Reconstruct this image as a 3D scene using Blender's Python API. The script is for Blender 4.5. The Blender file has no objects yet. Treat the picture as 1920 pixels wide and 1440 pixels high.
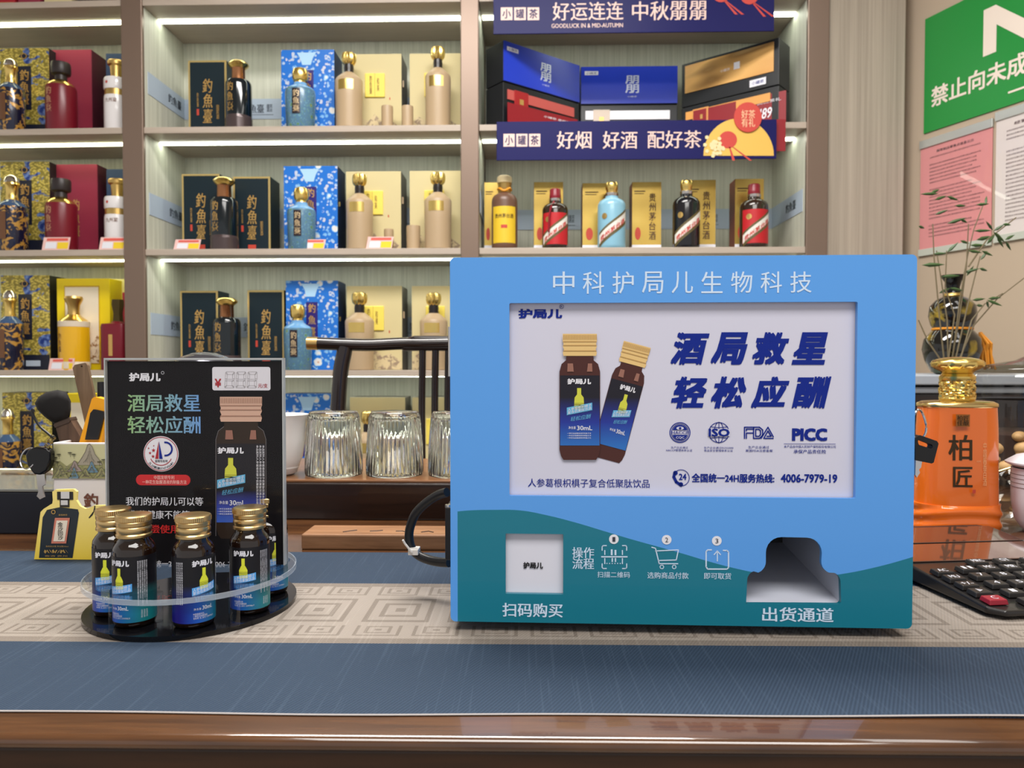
import bpy, bmesh, math, random
from mathutils import Vector, Matrix
R = math.radians
random.seed(7)
SC = bpy.context.scene
COL = SC.collection

# ------------------------------------------------------------------ camera
FPX = 1400.0                      # focal length in pixels of a 1920 wide frame
PITCH, YAW = R(1.47), R(1.44)     # looking slightly down and to the left
CAM = Vector((0, 0, 0.96))
TZ = 0.75                         # table top height
FW = Vector((-math.sin(YAW)*math.cos(PITCH), math.cos(YAW)*math.cos(PITCH), -math.sin(PITCH)))
RT = Vector((math.cos(YAW), math.sin(YAW), 0))
UP = RT.cross(FW)
cd = bpy.data.cameras.new('camera')
cam = bpy.data.objects.new('camera', cd)
COL.objects.link(cam)
cd.sensor_width = 36
cd.lens = 36*FPX/1920
cd.clip_start = 0.02
cam.matrix_world = Matrix.Translation(CAM) @ Matrix((RT, UP, -FW)).transposed().to_4x4()
cd.dof.use_dof = True
cd.dof.focus_distance = 0.66
cd.dof.aperture_fstop = 14
SC.camera = cam

# ------------------------------------------------------------------ world, lamps, exposure
W = bpy.data.worlds.new('world'); SC.world = W; W.use_nodes = True
W.node_tree.nodes['Background'].inputs[0].default_value = (1.0, 0.975, 0.955, 1)
W.node_tree.nodes['Background'].inputs[1].default_value = 0.62
SC.view_settings.view_transform = 'Standard'
SC.view_settings.look = 'None'
SC.view_settings.gamma = 1
SC.view_settings.exposure = 0.0
LED_STRENGTH = 10.5

def area(name, loc, sx, sy, power, col=(1, .97, .93), target=None):
    l = bpy.data.lights.new(name, 'AREA'); l.shape = 'RECTANGLE'; l.size = sx; l.size_y = sy
    l.energy = power; l.color = col
    o = bpy.data.objects.new(name, l); o.location = loc
    if target:
        o.rotation_euler = (Vector(target)-Vector(loc)).to_track_quat('-Z', 'Y').to_euler()
    COL.objects.link(o)
    return o
area('ceiling_lamp_front', (0.2, -0.6, 2.68), 1.8, 0.9, 55)
area('ceiling_lamp_table', (-0.2, 1.15, 2.68), 1.4, 0.5, 72)
area('ceiling_lamp_right', (1.15, 0.9, 2.68), 0.3, 1.2, 6)

# ------------------------------------------------------------------ helpers: rays
def ray(px, py):
    return (FW + RT*((px-960)/FPX) + UP*((720-py)/FPX))
def atY(px, py, Y):
    d = ray(px, py); return CAM + d*(Y/d.y)
def atZ(px, py, Z):
    d = ray(px, py); return CAM + d*((Z-CAM.z)/d.z)
def zat(px, py, Y): return atY(px, py, Y).z
def xat(px, Y, py=684): return atY(px, py, Y).x

# ------------------------------------------------------------------ helpers: materials
def lin(c):
    return c/12.92 if c <= .04045 else ((c+.055)/1.055)**2.4
def C(r, g=None, b=None):
    return (lin(r/255), lin(g/255), lin(b/255), 1)
MATS = {}
def M(name, col, rough=.5, metal=0., coat=0., trans=0., emit=0., spec=.5, ior=1.45):
    if name in MATS: return MATS[name]
    m = bpy.data.materials.new(name); m.use_nodes = True
    b = m.node_tree.nodes['Principled BSDF']
    b.inputs['Base Color'].default_value = col
    b.inputs['Roughness'].default_value = rough
    b.inputs['Metallic'].default_value = metal
    b.inputs['Coat Weight'].default_value = coat
    b.inputs['Coat Roughness'].default_value = .03
    b.inputs['Transmission Weight'].default_value = trans
    b.inputs['Specular IOR Level'].default_value = spec
    b.inputs['IOR'].default_value = ior
    if emit:
        b.inputs['Emission Color'].default_value = col
        b.inputs['Emission Strength'].default_value = emit
    m.diffuse_color = col
    MATS[name] = m
    return m
class NT:
    """small helper to wire shader nodes"""
    def __init__(s, m):
        s.t = m.node_tree; s.b = s.t.nodes['Principled BSDF']
    def n(s, typ, **kw):
        k = s.t.nodes.new(typ)
        for a, v in kw.items():
            setattr(k, a, v)
        return k
    def l(s, a, b): s.t.links.new(a, b)
    def coord(s, scale=(1, 1, 1), rot=(0, 0, 0), loc=(0, 0, 0), kind='Object'):
        c = s.n('ShaderNodeTexCoord'); mp = s.n('ShaderNodeMapping')
        mp.inputs['Scale'].default_value = scale; mp.inputs['Rotation'].default_value = rot; mp.inputs['Location'].default_value = loc
        s.l(c.outputs[kind], mp.inputs['Vector']); return mp.outputs['Vector']
    def noise(s, vec, scale, detail=3, rough=.5, dist=0):
        k = s.n('ShaderNodeTexNoise'); k.inputs['Scale'].default_value = scale; k.inputs['Detail'].default_value = detail
        k.inputs['Roughness'].default_value = rough; k.inputs['Distortion'].default_value = dist
        s.l(vec, k.inputs['Vector']); return k.outputs['Fac']
    def ramp(s, fac, stops, interp='LINEAR'):
        k = s.n('ShaderNodeValToRGB'); k.color_ramp.interpolation = interp
        e = k.color_ramp.elements
        while len(e) < len(stops): e.new(.5)
        for i, (p, c) in enumerate(stops):
            e[i].position = p; e[i].color = c
        s.l(fac, k.inputs['Fac']); return k.outputs['Color']
    def math(s, op, a, b=None, c=None):
        k = s.n('ShaderNodeMath', operation=op)
        for i, v in enumerate((a, b, c)):
            if v is None: continue
            if isinstance(v, (int, float)): k.inputs[i].default_value = v
            else: s.l(v, k.inputs[i])
        return k.outputs[0]
    def mix(s, fac, a, b):
        k = s.n('ShaderNodeMix', data_type='RGBA')
        for i, v in ((0, fac), (6, a), (7, b)):
            if isinstance(v, (int, float)): k.inputs[i].default_value = v
            elif isinstance(v, tuple): k.inputs[i].default_value = v
            else: s.l(v, k.inputs[i])
        return k.outputs[2]
    def sep(s, vec):
        k = s.n('ShaderNodeSeparateXYZ'); s.l(vec, k.inputs[0]); return k.outputs
    def bump(s, h, strength=.3, dist=.001):
        k = s.n('ShaderNodeBump'); k.inputs['Strength'].default_value = strength; k.inputs['Distance'].default_value = dist
        s.l(h, k.inputs['Height']); s.l(k.outputs['Normal'], s.b.inputs['Normal'])
    def color(s, c): s.l(c, s.b.inputs['Base Color'])

def wood(name, c1, c2, axis='x', scale=1., rough=.35, coat=0.):
    if name in MATS: return MATS[name]
    m = M(name, c1, rough, coat=coat); t = NT(m)
    st = {'x': (1.2, 14, 14), 'z': (16, 16, .9), 'y': (14, 1.2, 14)}[axis]
    v = t.coord(tuple(k*scale for k in st))
    n1 = t.noise(v, 3, 6, .62, .6); n2 = t.noise(v, 14, 2, .5)
    f = t.math('ADD', t.math('MULTIPLY', n1, .75), t.math('MULTIPLY', n2, .25))
    t.color(t.ramp(f, [(.36, c2), (.62, c1)]))
    return m
def thin_glass(name, tint=(1, 1, 1, 1), ior=1.3, rough=.0):
    if name in MATS: return MATS[name]
    m = bpy.data.materials.new(name); m.use_nodes = True; t = m.node_tree
    for n in list(t.nodes):
        if n.type != 'OUTPUT_MATERIAL': t.nodes.remove(n)
    out = [n for n in t.nodes if n.type == 'OUTPUT_MATERIAL'][0]
    tr = t.nodes.new('ShaderNodeBsdfTransparent'); tr.inputs[0].default_value = tint
    gl = t.nodes.new('ShaderNodeBsdfGlossy'); gl.inputs['Roughness'].default_value = rough
    fr = t.nodes.new('ShaderNodeFresnel'); fr.inputs[0].default_value = ior
    mx = t.nodes.new('ShaderNodeMixShader')
    geo = t.nodes.new('ShaderNodeNewGeometry'); ms = t.nodes.new('ShaderNodeMath'); ms.operation = 'MULTIPLY'
    iv = t.nodes.new('ShaderNodeMath'); iv.operation = 'SUBTRACT'; iv.inputs[0].default_value = 1
    t.links.new(geo.outputs['Backfacing'], iv.inputs[1]); t.links.new(fr.outputs[0], ms.inputs[0]); t.links.new(iv.outputs[0], ms.inputs[1])
    t.links.new(ms.outputs[0], mx.inputs[0]); t.links.new(tr.outputs[0], mx.inputs[1]); t.links.new(gl.outputs[0], mx.inputs[2])
    t.links.new(mx.outputs[0], out.inputs[0])
    MATS[name] = m
    return m

# ------------------------------------------------------------------ helpers: meshes
class B:
    """collects shapes (with a current material) and becomes ONE mesh object"""
    def __init__(s, mat=None):
        s.v = []; s.f = []; s.fm = []; s.mats = []; s.cur = 0; s.flat = set()
        if mat: s.mat(mat)
    def mat(s, m):
        if m not in s.mats: s.mats.append(m)
        s.cur = s.mats.index(m); return s
    def add(s, vs, fs):
        o = len(s.v); s.v += [tuple(v) for v in vs]
        for f in fs:
            s.f.append([i+o for i in f]); s.fm.append(s.cur)
        return s
    def box(s, x0, x1, y0, y1, z0, z1):
        v = [(x, y, z) for z in (z0, z1) for y in (y0, y1) for x in (x0, x1)]
        return s.add(v, [(0, 2, 3, 1), (4, 5, 7, 6), (0, 1, 5, 4), (2, 6, 7, 3), (0, 4, 6, 2), (1, 3, 7, 5)])
    def hexa(s, v): # 8 corners, bottom loop then top loop
        return s.add(v, [(3, 2, 1, 0), (4, 5, 6, 7), (0, 1, 5, 4), (1, 2, 6, 5), (2, 3, 7, 6), (3, 0, 4, 7)])
    def lathe(s, prof, n=32, c=(0, 0, 0), sy=1., cap=True, rib=None, pw=2.):
        vs = []; fs = []
        for (r, z) in prof:
            for i in range(n):
                a = 2*math.pi*i/n
                k = 1.
                if rib: k = 1+rib(r, z, i)
                ca, sa = math.cos(a), math.sin(a)
                if pw != 2.:
                    q = (abs(ca)**pw+abs(sa)**pw)**(-1/pw); ca *= q; sa *= q
                vs.append((c[0]+r*k*ca, c[1]+r*k*sa*sy, c[2]+z))
        for j in range(len(prof)-1):
            for i in range(n):
                fs.append((j*n+i, j*n+(i+1) % n, (j+1)*n+(i+1) % n, (j+1)*n+i))
        if cap:
            if prof[0][0] > 1e-6: fs.append(tuple(range(n-1, -1, -1)))
            if prof[-1][0] > 1e-6: fs.append(tuple((len(prof)-1)*n+i for i in range(n)))
        return s.add(vs, fs)
    def tube(s, pts, r, n=10, closed=False):
        pts = [Vector(p) for p in pts]; vs = []; fs = []; m = len(pts)
        rs = r if isinstance(r, (list, tuple)) else [r]*m
        up = None
        for i, p in enumerate(pts):
            if closed: d = pts[(i+1) % m]-pts[i-1]
            else: d = pts[min(i+1, m-1)]-pts[max(i-1, 0)]
            d.normalize()
            if up is None:
                up = Vector((0, 0, 1)) if abs(d.z) < .9 else Vector((1, 0, 0))
            a = d.cross(up).normalized(); up = a.cross(d).normalized()
            for k in range(n):
                t = 2*math.pi*k/n
                vs.append(p+(a*math.cos(t)+up*math.sin(t))*rs[i])
        for i in range(m if closed else m-1):
            j = (i+1) % m
            for k in range(n):
                fs.append((i*n+k, i*n+(k+1) % n, j*n+(k+1) % n, j*n+k))
        if not closed:
            fs.append(tuple(range(n-1, -1, -1))); fs.append(tuple((m-1)*n+k for k in range(n)))
        return s.add(vs, fs)
    def prism(s, poly, y0, y1): # polygon in (x,z) pulled from y0 to y1
        n = len(poly)
        v = [(x, y0, z) for x, z in poly]+[(x, y1, z) for x, z in poly]
        f = [tuple(range(n)), tuple(range(2*n-1, n-1, -1))]
        f += [(i, i+n, (i+1) % n+n, (i+1) % n) for i in range(n)]
        return s.add(v, f)
    def flatpoly(s, poly, y): # printed shape facing the viewer
        return s.add([(x, y, z) for x, z in poly], [tuple(range(len(poly)))])
    def rect(s, x0, z0, x1, z1, y): return s.flatpoly([(x0, z0), (x1, z0), (x1, z1), (x0, z1)], y)
    def line(s, pts, w, y, closed=False):
        m = len(pts)
        for i in range(m if closed else m-1):
            a = Vector(pts[i]); b = Vector(pts[(i+1) % m]); d = (b-a)
            if d.length < 1e-9: continue
            d.normalize(); n = Vector((-d.y, d.x))*w/2; e = d*w*.3
            s.flatpoly([tuple(a-n-e), tuple(b-n+e), tuple(b+n+e), tuple(a+n-e)], y)
        return s
    def plate(s, loops, y0, thick): # outer outline and holes
        vs, fs = plate_mesh(loops, thick)
        return s.add([(x, y0+thick/2-z, y) for x, y, z in vs], fs)
    def text(s, body, rect, y, bold=0., shear=0., rot=0.):
        x0, z0, x1, z1 = rect
        vs, fs = glyphs(body, bold, shear)
        out = [(x0+(x1-x0)*u, z0+(z1-z0)*w) for u, w in vs]
        if rot:
            cx, cz = (x0+x1)/2, (z0+z1)/2; c, q = math.cos(rot), math.sin(rot)
            out = [(cx+(x-cx)*c-(z-cz)*q, cz+(x-cx)*q+(z-cz)*c) for x, z in out]
        return s.add([(x, y-LAY*k.lay, z) for (x, z), k in zip(out, vs)], fs)
    def skewtext(s, body, p00, p10, p01, y, bold=0., shear=0.):
        vs, fs = glyphs(body, bold, shear)
        p00, p10, p01 = Vector(p00), Vector(p10), Vector(p01)
        out = [p00+(p10-p00)*u+(p01-p00)*w for u, w in vs]
        return s.add([(p.x, y-LAY*k.lay, p.y) for p, k in zip(out, vs)], fs)
    def cyltext(s, body, r, a0, a1, z0, z1, bold=0., shear=0., dz=0., sy=1., side=False):
        vs, fs = glyphs(body, bold, shear)
        o = []
        for k in vs:
            u, w = k; q = r+LAY*k.lay
            if side: u, w = w, 1-u
            a = a0+(a1-a0)*u
            o.append((q*math.sin(a), -q*math.cos(a)*sy, z0+(z1-z0)*w+dz*u))
        return s.add(o, fs)
    def cylpoly(s, pts, r, n=1, sy=1.): # flat polygon wrapped: pts (angle,z)
        return s.add([(r*math.sin(a), -r*math.cos(a)*sy, z) for a, z in pts], [tuple(range(len(pts)))])
    def cylband(s, r, a0, a1, z0, z1, n=24, sy=1., dz=0.):
        vs = []; fs = []
        for i in range(n+1):
            a = a0+(a1-a0)*i/n; q = dz*i/n
            vs += [(r*math.sin(a), -r*math.cos(a)*sy, z0+q), (r*math.sin(a), -r*math.cos(a)*sy, z1+q)]
        for i in range(n): fs.append((2*i, 2*i+2, 2*i+3, 2*i+1))
        return s.add(vs, fs)
    def obj(s, name, parent=None, smooth=True, bevel=0., seg=2, angle=35):
        me = bpy.data.meshes.new(name); me.from_pydata(s.v, [], s.f)
        for m in s.mats: me.materials.append(m)
        me.polygons.foreach_set('material_index', s.fm)
        if smooth:
            me.polygons.foreach_set('use_smooth', [True]*len(s.f))
            me.set_sharp_from_angle(angle=R(angle))
        me.update()
        o = bpy.data.objects.new(name, me); COL.objects.link(o)
        if parent: o.parent = parent
        if bevel:
            b = o.modifiers.new('bevel', 'BEVEL'); b.width = bevel; b.segments = seg; b.limit_method = 'ANGLE'; b.angle_limit = R(40)
            b.harden_normals = False
        return o
def plate_mesh(loops, thick):
    cu = bpy.data.curves.new('tmp', 'CURVE'); cu.dimensions = '2D'; cu.fill_mode = 'BOTH'; cu.extrude = thick/2
    for lp in loops:
        sp = cu.splines.new('POLY'); sp.points.add(len(lp)-1); sp.use_cyclic_u = True
        for i, (x, z) in enumerate(lp): sp.points[i].co = (x, z, 0, 1)
    o = bpy.data.objects.new('tmp', cu); COL.objects.link(o)
    me = bpy.data.meshes.new_from_object(o.evaluated_get(bpy.context.evaluated_depsgraph_get()))
    vs = [tuple(v.co) for v in me.vertices]; fs = [tuple(p.vertices) for p in me.polygons]
    bpy.data.objects.remove(o); bpy.data.curves.remove(cu); bpy.data.meshes.remove(me)
    return vs, fs
GL = {}
class UW(tuple):
    """a glyph point (u, w) that also knows which stacked copy (lay) it belongs to"""
    lay = 0
def glyphs(body, bold=0., shear=0.):
    """outline text as flat polygons in a unit square; bold strokes are stacked, slightly shifted copies"""
    k = (body, bold, shear)
    if k in GL: return GL[k]
    cu = bpy.data.curves.new('tmp', 'FONT'); cu.body = body; cu.resolution_u = 2; cu.fill_mode = 'FRONT'
    cu.shear = shear; cu.align_x = 'LEFT'; cu.space_line = .92
    o = bpy.data.objects.new('tmp', cu); COL.objects.link(o)
    me = bpy.data.meshes.new_from_object(o.evaluated_get(bpy.context.evaluated_depsgraph_get()))
    base = [(v.co.x, v.co.y) for v in me.vertices]; fb = [tuple(p.vertices) for p in me.polygons]
    bpy.data.objects.remove(o); bpy.data.curves.remove(cu); bpy.data.meshes.remove(me)
    sh = [(0, 0)]
    if bold >= .03: sh = [(bold*.75*x, bold*.6*y) for x, y in ((-1, -1), (1, -1), (-1, 1), (1, 1), (0, 0), (-1, 0), (1, 0))]
    elif bold >= .015: sh = [(-bold*.8, -bold*.4), (bold*.8, bold*.4), (-bold*.8, bold*.4), (bold*.8, -bold*.4)]
    elif bold > .003: sh = [(-bold*.9, 0), (bold*.9, 0)]
    pts = []; fs = []
    for l, (dx, dy) in enumerate(sh):
        q = len(pts)
        pts += [(x+dx, y+dy, l) for x, y in base]; fs += [tuple(i+q for i in f) for f in fb]
    xs = [p[0] for p in pts]; ys = [p[1] for p in pts]
    x0, x1, y0, y1 = min(xs), max(xs), min(ys), max(ys)
    vs = []
    for x, y, l in pts:
        u = UW(((x-x0)/max(x1-x0, 1e-6), (y-y0)/max(y1-y0, 1e-6))); u.lay = l; vs.append(u)
    GL[k] = (vs, fs); return GL[k]
LAY = 1.2e-5
def rrect(x0, z0, x1, z1, r, n=6):
    p = []
    for cx, cz, a0 in ((x1-r, z0+r, -90), (x1-r, z1-r, 0), (x0+r, z1-r, 90), (x0+r, z0+r, 180)):
        for i in range(n+1):
            a = R(a0+90*i/n); p.append((cx+r*math.cos(a), cz+r*math.sin(a)))
    return p
def circ(cx, cz, r, n=32, sz=None, a0=0):
    return [(cx+r*math.cos(2*math.pi*i/n+a0), cz+(sz or r)*math.sin(2*math.pi*i/n+a0)) for i in range(n)]
def ringpoly(b, cx, cz, r, w, y, n=32, a0=0, a1=360):
    for i in range(n):
        t0, t1 = R(a0+(a1-a0)*i/n), R(a0+(a1-a0)*(i+1)/n)
        b.flatpoly([(cx+(r-w)*math.cos(t0), cz+(r-w)*math.sin(t0)), (cx+r*math.cos(t0), cz+r*math.sin(t0)),
                    (cx+r*math.cos(t1), cz+r*math.sin(t1)), (cx+(r-w)*math.cos(t1), cz+(r-w)*math.sin(t1))], y)

class T:
    """a thing: an Empty at its base that parents its parts; px() turns a pixel into local (x,z) on the plane y=y0"""
    def __init__(s, name, label, cat, loc, rz=0., group=None):
        s.e = bpy.data.objects.new(name, None); COL.objects.link(s.e)
        s.e.empty_display_size = .02
        s.e.location = loc; s.e.rotation_euler = (0, 0, rz)
        s.e['label'] = label; s.e['category'] = cat
        if group: s.e['group'] = group
        s.M = Matrix.Translation(Vector(loc)) @ Matrix.Rotation(rz, 4, 'Z'); s.I = s.M.inverted()
    def px(s, px, py, y0=0.):
        o = s.I @ CAM; d = s.I.to_3x3() @ ray(px, py)
        k = (y0-o.y)/d.y; p = o+d*k
        return (p.x, p.z)
    def R(s, x0, y0, x1, y1, yp=0.): # pixel rectangle (left, top, right, bottom) to local rect
        cx, cy = (x0+x1)/2, (y0+y1)/2
        return (s.px(x0, cy, yp)[0], s.px(cx, y1, yp)[1], s.px(x1, cy, yp)[0], s.px(cx, y0, yp)[1])
def tag(o, label, cat, group=None):
    o['label'] = label; o['category'] = cat
    if group: o['group'] = group
    return o
def structure(o):
    o['kind'] = 'structure'; return o
def dup(root, loc, rz, label, group=None):
    r = root.copy(); COL.objects.link(r); r.location = loc; r.rotation_euler = (0, 0, rz); r['label'] = label
    if group: r['group'] = group
    for ch in list(root.children):
        c = ch.copy(); COL.objects.link(c); c.parent = r
        for g in ch.children:
            d = g.copy(); COL.objects.link(d); d.parent = c
    return r

# ------------------------------------------------------------------ shared materials
GOLD = M('gold', C(238, 206, 122), .24, 1)
GOLDM = M('matte_gold', C(206, 172, 104), .36, 1)
INKG = M('gold_ink', C(205, 165, 95), .35, .5)
CHROME = M('chrome', C(205, 205, 208), .15, 1)
BLACK = M('black_plastic', C(22, 22, 25), .35)
BLACKG = M('black_gloss', C(12, 12, 15), .08)
WHITE = M('white_print', C(232, 232, 240), .6)
NAVYINK = M('navy_ink', C(12, 38, 136), .5, spec=.25)
ACRYL = thin_glass('clear_acrylic', (.93, .95, .97, 1), 1.6)
SLEEVE = thin_glass('clear_sleeve_film', (.97, .97, .97, 1), 1.22)
ACEDGE = M('acrylic_edge_highlight', C(214, 222, 230), .12)  # pale colour paints the bright highlight along the clear plate's rim
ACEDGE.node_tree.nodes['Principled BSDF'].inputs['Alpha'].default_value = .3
DKWOOD = wood('dark_wood', C(44, 27, 20), C(26, 15, 11), 'x', 1.2, .25, .3)

# ================================================================== SETTING
floor = structure(B(M('floor_tile', C(150, 140, 128), .35)).box(-4, 4, -3, 3.1, -.05, 0).obj('floor', smooth=False))
ceil_ = structure(B(M('ceiling_paint', C(225, 222, 216), .8)).box(-4, 4, -3, 3.1, 2.75, 2.8).obj('ceiling', smooth=False))
wallb = structure(B(M('wall_paint', C(182, 164, 143), .85)).box(-4, 1.6, 2.9, 3.0, 0, 2.75).obj('wall_back', smooth=False))
# the right wall comes towards the viewer at an angle
WX, WY = xat(1694, 2.56), 2.56
WD = Vector((.40, -1, 0)).normalized()
WN = Vector((-WD.y, WD.x, 0))            # away from the room
def wallbox(b, d0, d1, t0, t1, z0, z1):
    P = lambda d, t, z: tuple(Vector((WX, WY, z))+WD*d+WN*t)
    return b.hexa([P(d0, t0, z0), P(d1, t0, z0), P(d1, t1, z0), P(d0, t1, z0), P(d0, t0, z1), P(d1, t0, z1), P(d1, t1, z1), P(d0, t1, z1)])
wallr = structure(wallbox(B(MATS['wall_paint']), -.05, 3.2, 0, .1, 0, 2.75).obj('wall_right', smooth=False))

# ------------------------------------------------------------------ display cabinets
YS, YB = 2.5, 2.80                 # shelf front edge and back panel
ZA = zat(570, 236, YS)
PIT = .4085
SH = [ZA+PIT+.016, ZA, ZA-PIT, ZA-2*PIT, ZA-3*PIT, ZA-4*PIT]    # shelf tops, first is above the frame
TH = .021
grain = M('pale_grain', C(196, 192, 176), .55); t = NT(grain)
v = t.coord((60, 60, 1.1)); t.color(t.ramp(t.noise(v, 2.2, 5, .6), [(.34, C(186, 187, 172)), (.64, C(208, 208, 194))]))
taupe = wood('shelf_taupe', C(182, 168, 154), C(172, 158, 144), 'x', .8, .45)
trimm = M('champagne_trim', C(124, 105, 92), .38, .35)
ledm = bpy.data.materials.new('led_strip'); ledm.use_nodes = True
_b = ledm.node_tree.nodes['Principled BSDF']; _b.inputs['Base Color'].default_value = (1, 1, 1, 1)
_b.inputs['Emission Color'].default_value = (.93, 1.0, .84, 1); _b.inputs['Emission Strength'].default_value = LED_STRENGTH
ledw = ledm.copy(); ledw.name = 'led_strip_warm'
ledw.node_tree.nodes['Principled BSDF'].inputs['Emission Color'].default_value = (1.0, 1.0, .62, 1)
stripblue = M('strip_blue', C(176, 190, 208), .5)
stripink = M('strip_ink', C(40, 48, 62), .6)

def cabinet(name, label, x0, x1, trims, loc, rz, led, rowsled, names, D=YB-YS):
    t = T(name, label, 'display cabinet', loc, rz)
    zt, zb = 2.6, 0
    B(grain).box(x0, x1, D, D+.02, zb, zt).obj('back_panel', t.e, False)
    for xa, xb, kind in trims:
        B(grain).box(xa, xb, .012, D, zb, zt).obj('side_panel', t.e, False)
        B(trimm).box(xa-(.007 if xa == 0 else .001), xb+.001, -.006, .010, zb, zt).obj('front_trim', t.e, False, .003)
    for k, z in enumerate(SH):
        s = B(taupe).box(x0, x1, 0, D-.002, z-TH, z).obj('shelf', t.e, False, .0015)
        if rowsled[k]:
            B(led[k]).box(x0+.004, x1-.004, .100, .128, z-TH-.003, z-TH-.0003).obj('light_strip', s, False)
    B(taupe).box(x0, x1, .01, D-.002, 0, .08).obj('plinth', t.e, False)
    for k in names:
        z = SH[k]+.122
        s = B(stripblue).box(x0+.001, x1-.001, D-.002, D-.0004, z, z+.075)
        s.box(x0, x0+.0016, .03, D-.003, z, z+.075); s.box(x1-.0016, x1, .03, D-.003, z, z+.075)
        s.mat(stripink)
        w = x1-x0; n = max(2, round(w/.5))
        for i in range(n):
            cx = x0+w*(i+.5)/n
            s.text('釣魚臺', (cx-.05, z+.022, cx+.035, z+.055), D-.0026, .01)
            s.text('國宾\n酒业', (cx+.045, z+.026, cx+.067, z+.055), D-.0026, .01)
            s.box(cx-.04, cx+.07, D-.0027, D-.0024, z+.015, z+.0165)
        # name on the side returns
        vs, fs = glyphs('釣魚臺', .01, 0)
        s.add([(x0+.0022, .17+.10*u, z+.022+.032*q) for u, q in vs], fs)
        s.add([(x1-.0022, .19-.10*u, z+.022+.032*q) for u, q in vs], fs)
        s.obj('name_strip', t.e, False)
    return t
XL0, XL1 = xat(240, YS), xat(275, YS)
XC0, XC1 = xat(865, YS), xat(898, YS)
XR0, XR1 = xat(1507, YS), xat(1546, YS)
XLL = -2.35
cool, warm = [ledm]*6, [ledw]*6
cabinet('display_cabinet', 'left lit wall cabinet with pale grain back and taupe shelves of boxed bottles', XLL-XL0, 0, [(XLL-XL0-.02, XLL-XL0, 0)],
        (XL0-.009, YS, 0), R(-1.4), warm, [1, 1, 1, 1, 1, 0], [])
cabinet('display_cabinet', 'middle lit wall cabinet between two brown uprights holding green and beige boxes', XL1-XL0, XC0-XL0, [(0, XL1-XL0, 0), (XC0-XL0, XC1-XL0, 0)],
        (XL0, YS, 0), 0, [ledm, ledm, ledm, ledm, ledw, ledw], [1, 1, 1, 1, 1, 0], [1, 2, 3])
cabinet('display_cabinet', 'right lit wall cabinet with navy banners and a row of small gold boxes', XC1-XC1, XR0-XC1, [(XR0-XC1, XR1-XC1, 0)],
        (XC1+.002, YS, 0), 0, cool, [1, 1, 1, 1, 1, 0], [2], .35)
# wood grain pilaster beside the cabinets
pil = M('pilaster_grain', C(178, 164, 148), .5); t = NT(pil)
v = t.coord((40, 40, .6)); t.color(t.ramp(t.noise(v, 2.0, 5, .6), [(.33, C(150, 139, 125)), (.67, C(174, 162, 147))]))
p_ = B(pil).box(XR1+.005, xat(1692, YS), YS+.005, YB, 0, 2.7).obj('trim_1', None, False, .004); structure(p_)

# ================================================================== SHELF GOODS
ROWN = {1: 'top', 2: 'second', 3: 'third', 4: 'lowest visible'}
def ext(px0, px1, py, Y): return atY(px0, py, Y).x, atY(px1, py, Y).x

def noise_two(name, c1, c2, scale, thr=.5, soft=.04, rough=.3, metal=0., coat=0., dist=.6):
    if name in MATS: return MATS[name]
    m = M(name, c1, rough, metal, coat); t = NT(m)
    t.color(t.ramp(t.noise(t.coord(), scale, 3, .55, dist), [(thr-soft, c1), (thr+soft, c2)])); return m
def floral(name, base, light, c_a, c_b, scale, rough=.3):
    """flower heads on a tiled ground with small leaf flecks between them"""
    if name in MATS: return MATS[name]
    m = M(name, base, rough); t = NT(m); co = t.coord()
    vo = t.n('ShaderNodeTexVoronoi'); vo.inputs['Scale'].default_value = scale; vo.inputs['Randomness'].default_value = .55; t.l(co, vo.inputs['Vector'])
    v2 = t.n('ShaderNodeTexVoronoi'); v2.inputs['Scale'].default_value = scale*4.2; t.l(co, v2.inputs['Vector'])
    d = t.math('ADD', vo.outputs['Distance'], t.math('MULTIPLY', v2.outputs['Distance'], .10))
    big = t.ramp(d, [(0.0, c_a), (.12, c_a), (.15, c_b), (.26, c_b), (.30, light), (.33, base)])
    fl = t.math('MULTIPLY', t.math('LESS_THAN', v2.outputs['Distance'], .40), t.math('GREATER_THAN', d, .36))
    n2 = t.noise(co, scale*5, 2)
    fl = t.math('MULTIPLY', fl, t.math('GREATER_THAN', n2, .43))
    n3 = t.ramp(t.noise(co, scale*1.4, 2), [(.4, light), (.6, c_b)])
    t.color(t.mix(t.math('MULTIPLY', fl, .75), big, n3)); return m
FLBOX = floral('blue_floral_print', C(30, 112, 206), C(140, 200, 240), C(206, 160, 130), C(230, 226, 222), 17)
FLBOT = floral('blue_floral_glaze', C(86, 124, 152), C(112, 160, 186), C(164, 144, 90), C(96, 134, 104), 34, .2)
GOLDSCALE = M('gold_scale_print', C(196, 176, 84), .35, .35)
t = NT(GOLDSCALE)
vo = t.n('ShaderNodeTexVoronoi'); vo.inputs['Scale'].default_value = 110; t.l(t.coord((1, 1, 1.6)), vo.inputs['Vector'])
gcol = t.ramp(vo.outputs['Distance'], [(.30, C(228, 208, 104)), (.66, C(150, 136, 62))])
nb = t.ramp(t.noise(t.coord((1, 1, 1.2), loc=(3, 1, 2)), 15, 4, .6, 1.0), [(.57, (0, 0, 0, 1)), (.60, (1, 1, 1, 1))])
nb2 = t.noise(t.coord(), 60, 2)
bl = t.ramp(nb2, [(.4, C(36, 62, 140)), (.6, C(120, 150, 210))])
t.color(t.mix(nb, gcol, bl))
NAVYGOLD = noise_two('navy_gold_glaze', C(22, 26, 52), C(186, 140, 62), 26, .54, .02, .2, .2, .5, 2.2)
GREENBOX = M('dark_green_card', C(20, 36, 44), .45, spec=.3)
DKGREEN = M('dark_green_glass', C(10, 20, 26), .1, coat=.4)
BEIGECARD = M('beige_card', C(206, 192, 144), .6)
BEIGEBOT = M('beige_ceramic', C(176, 152, 120), .4)
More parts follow.
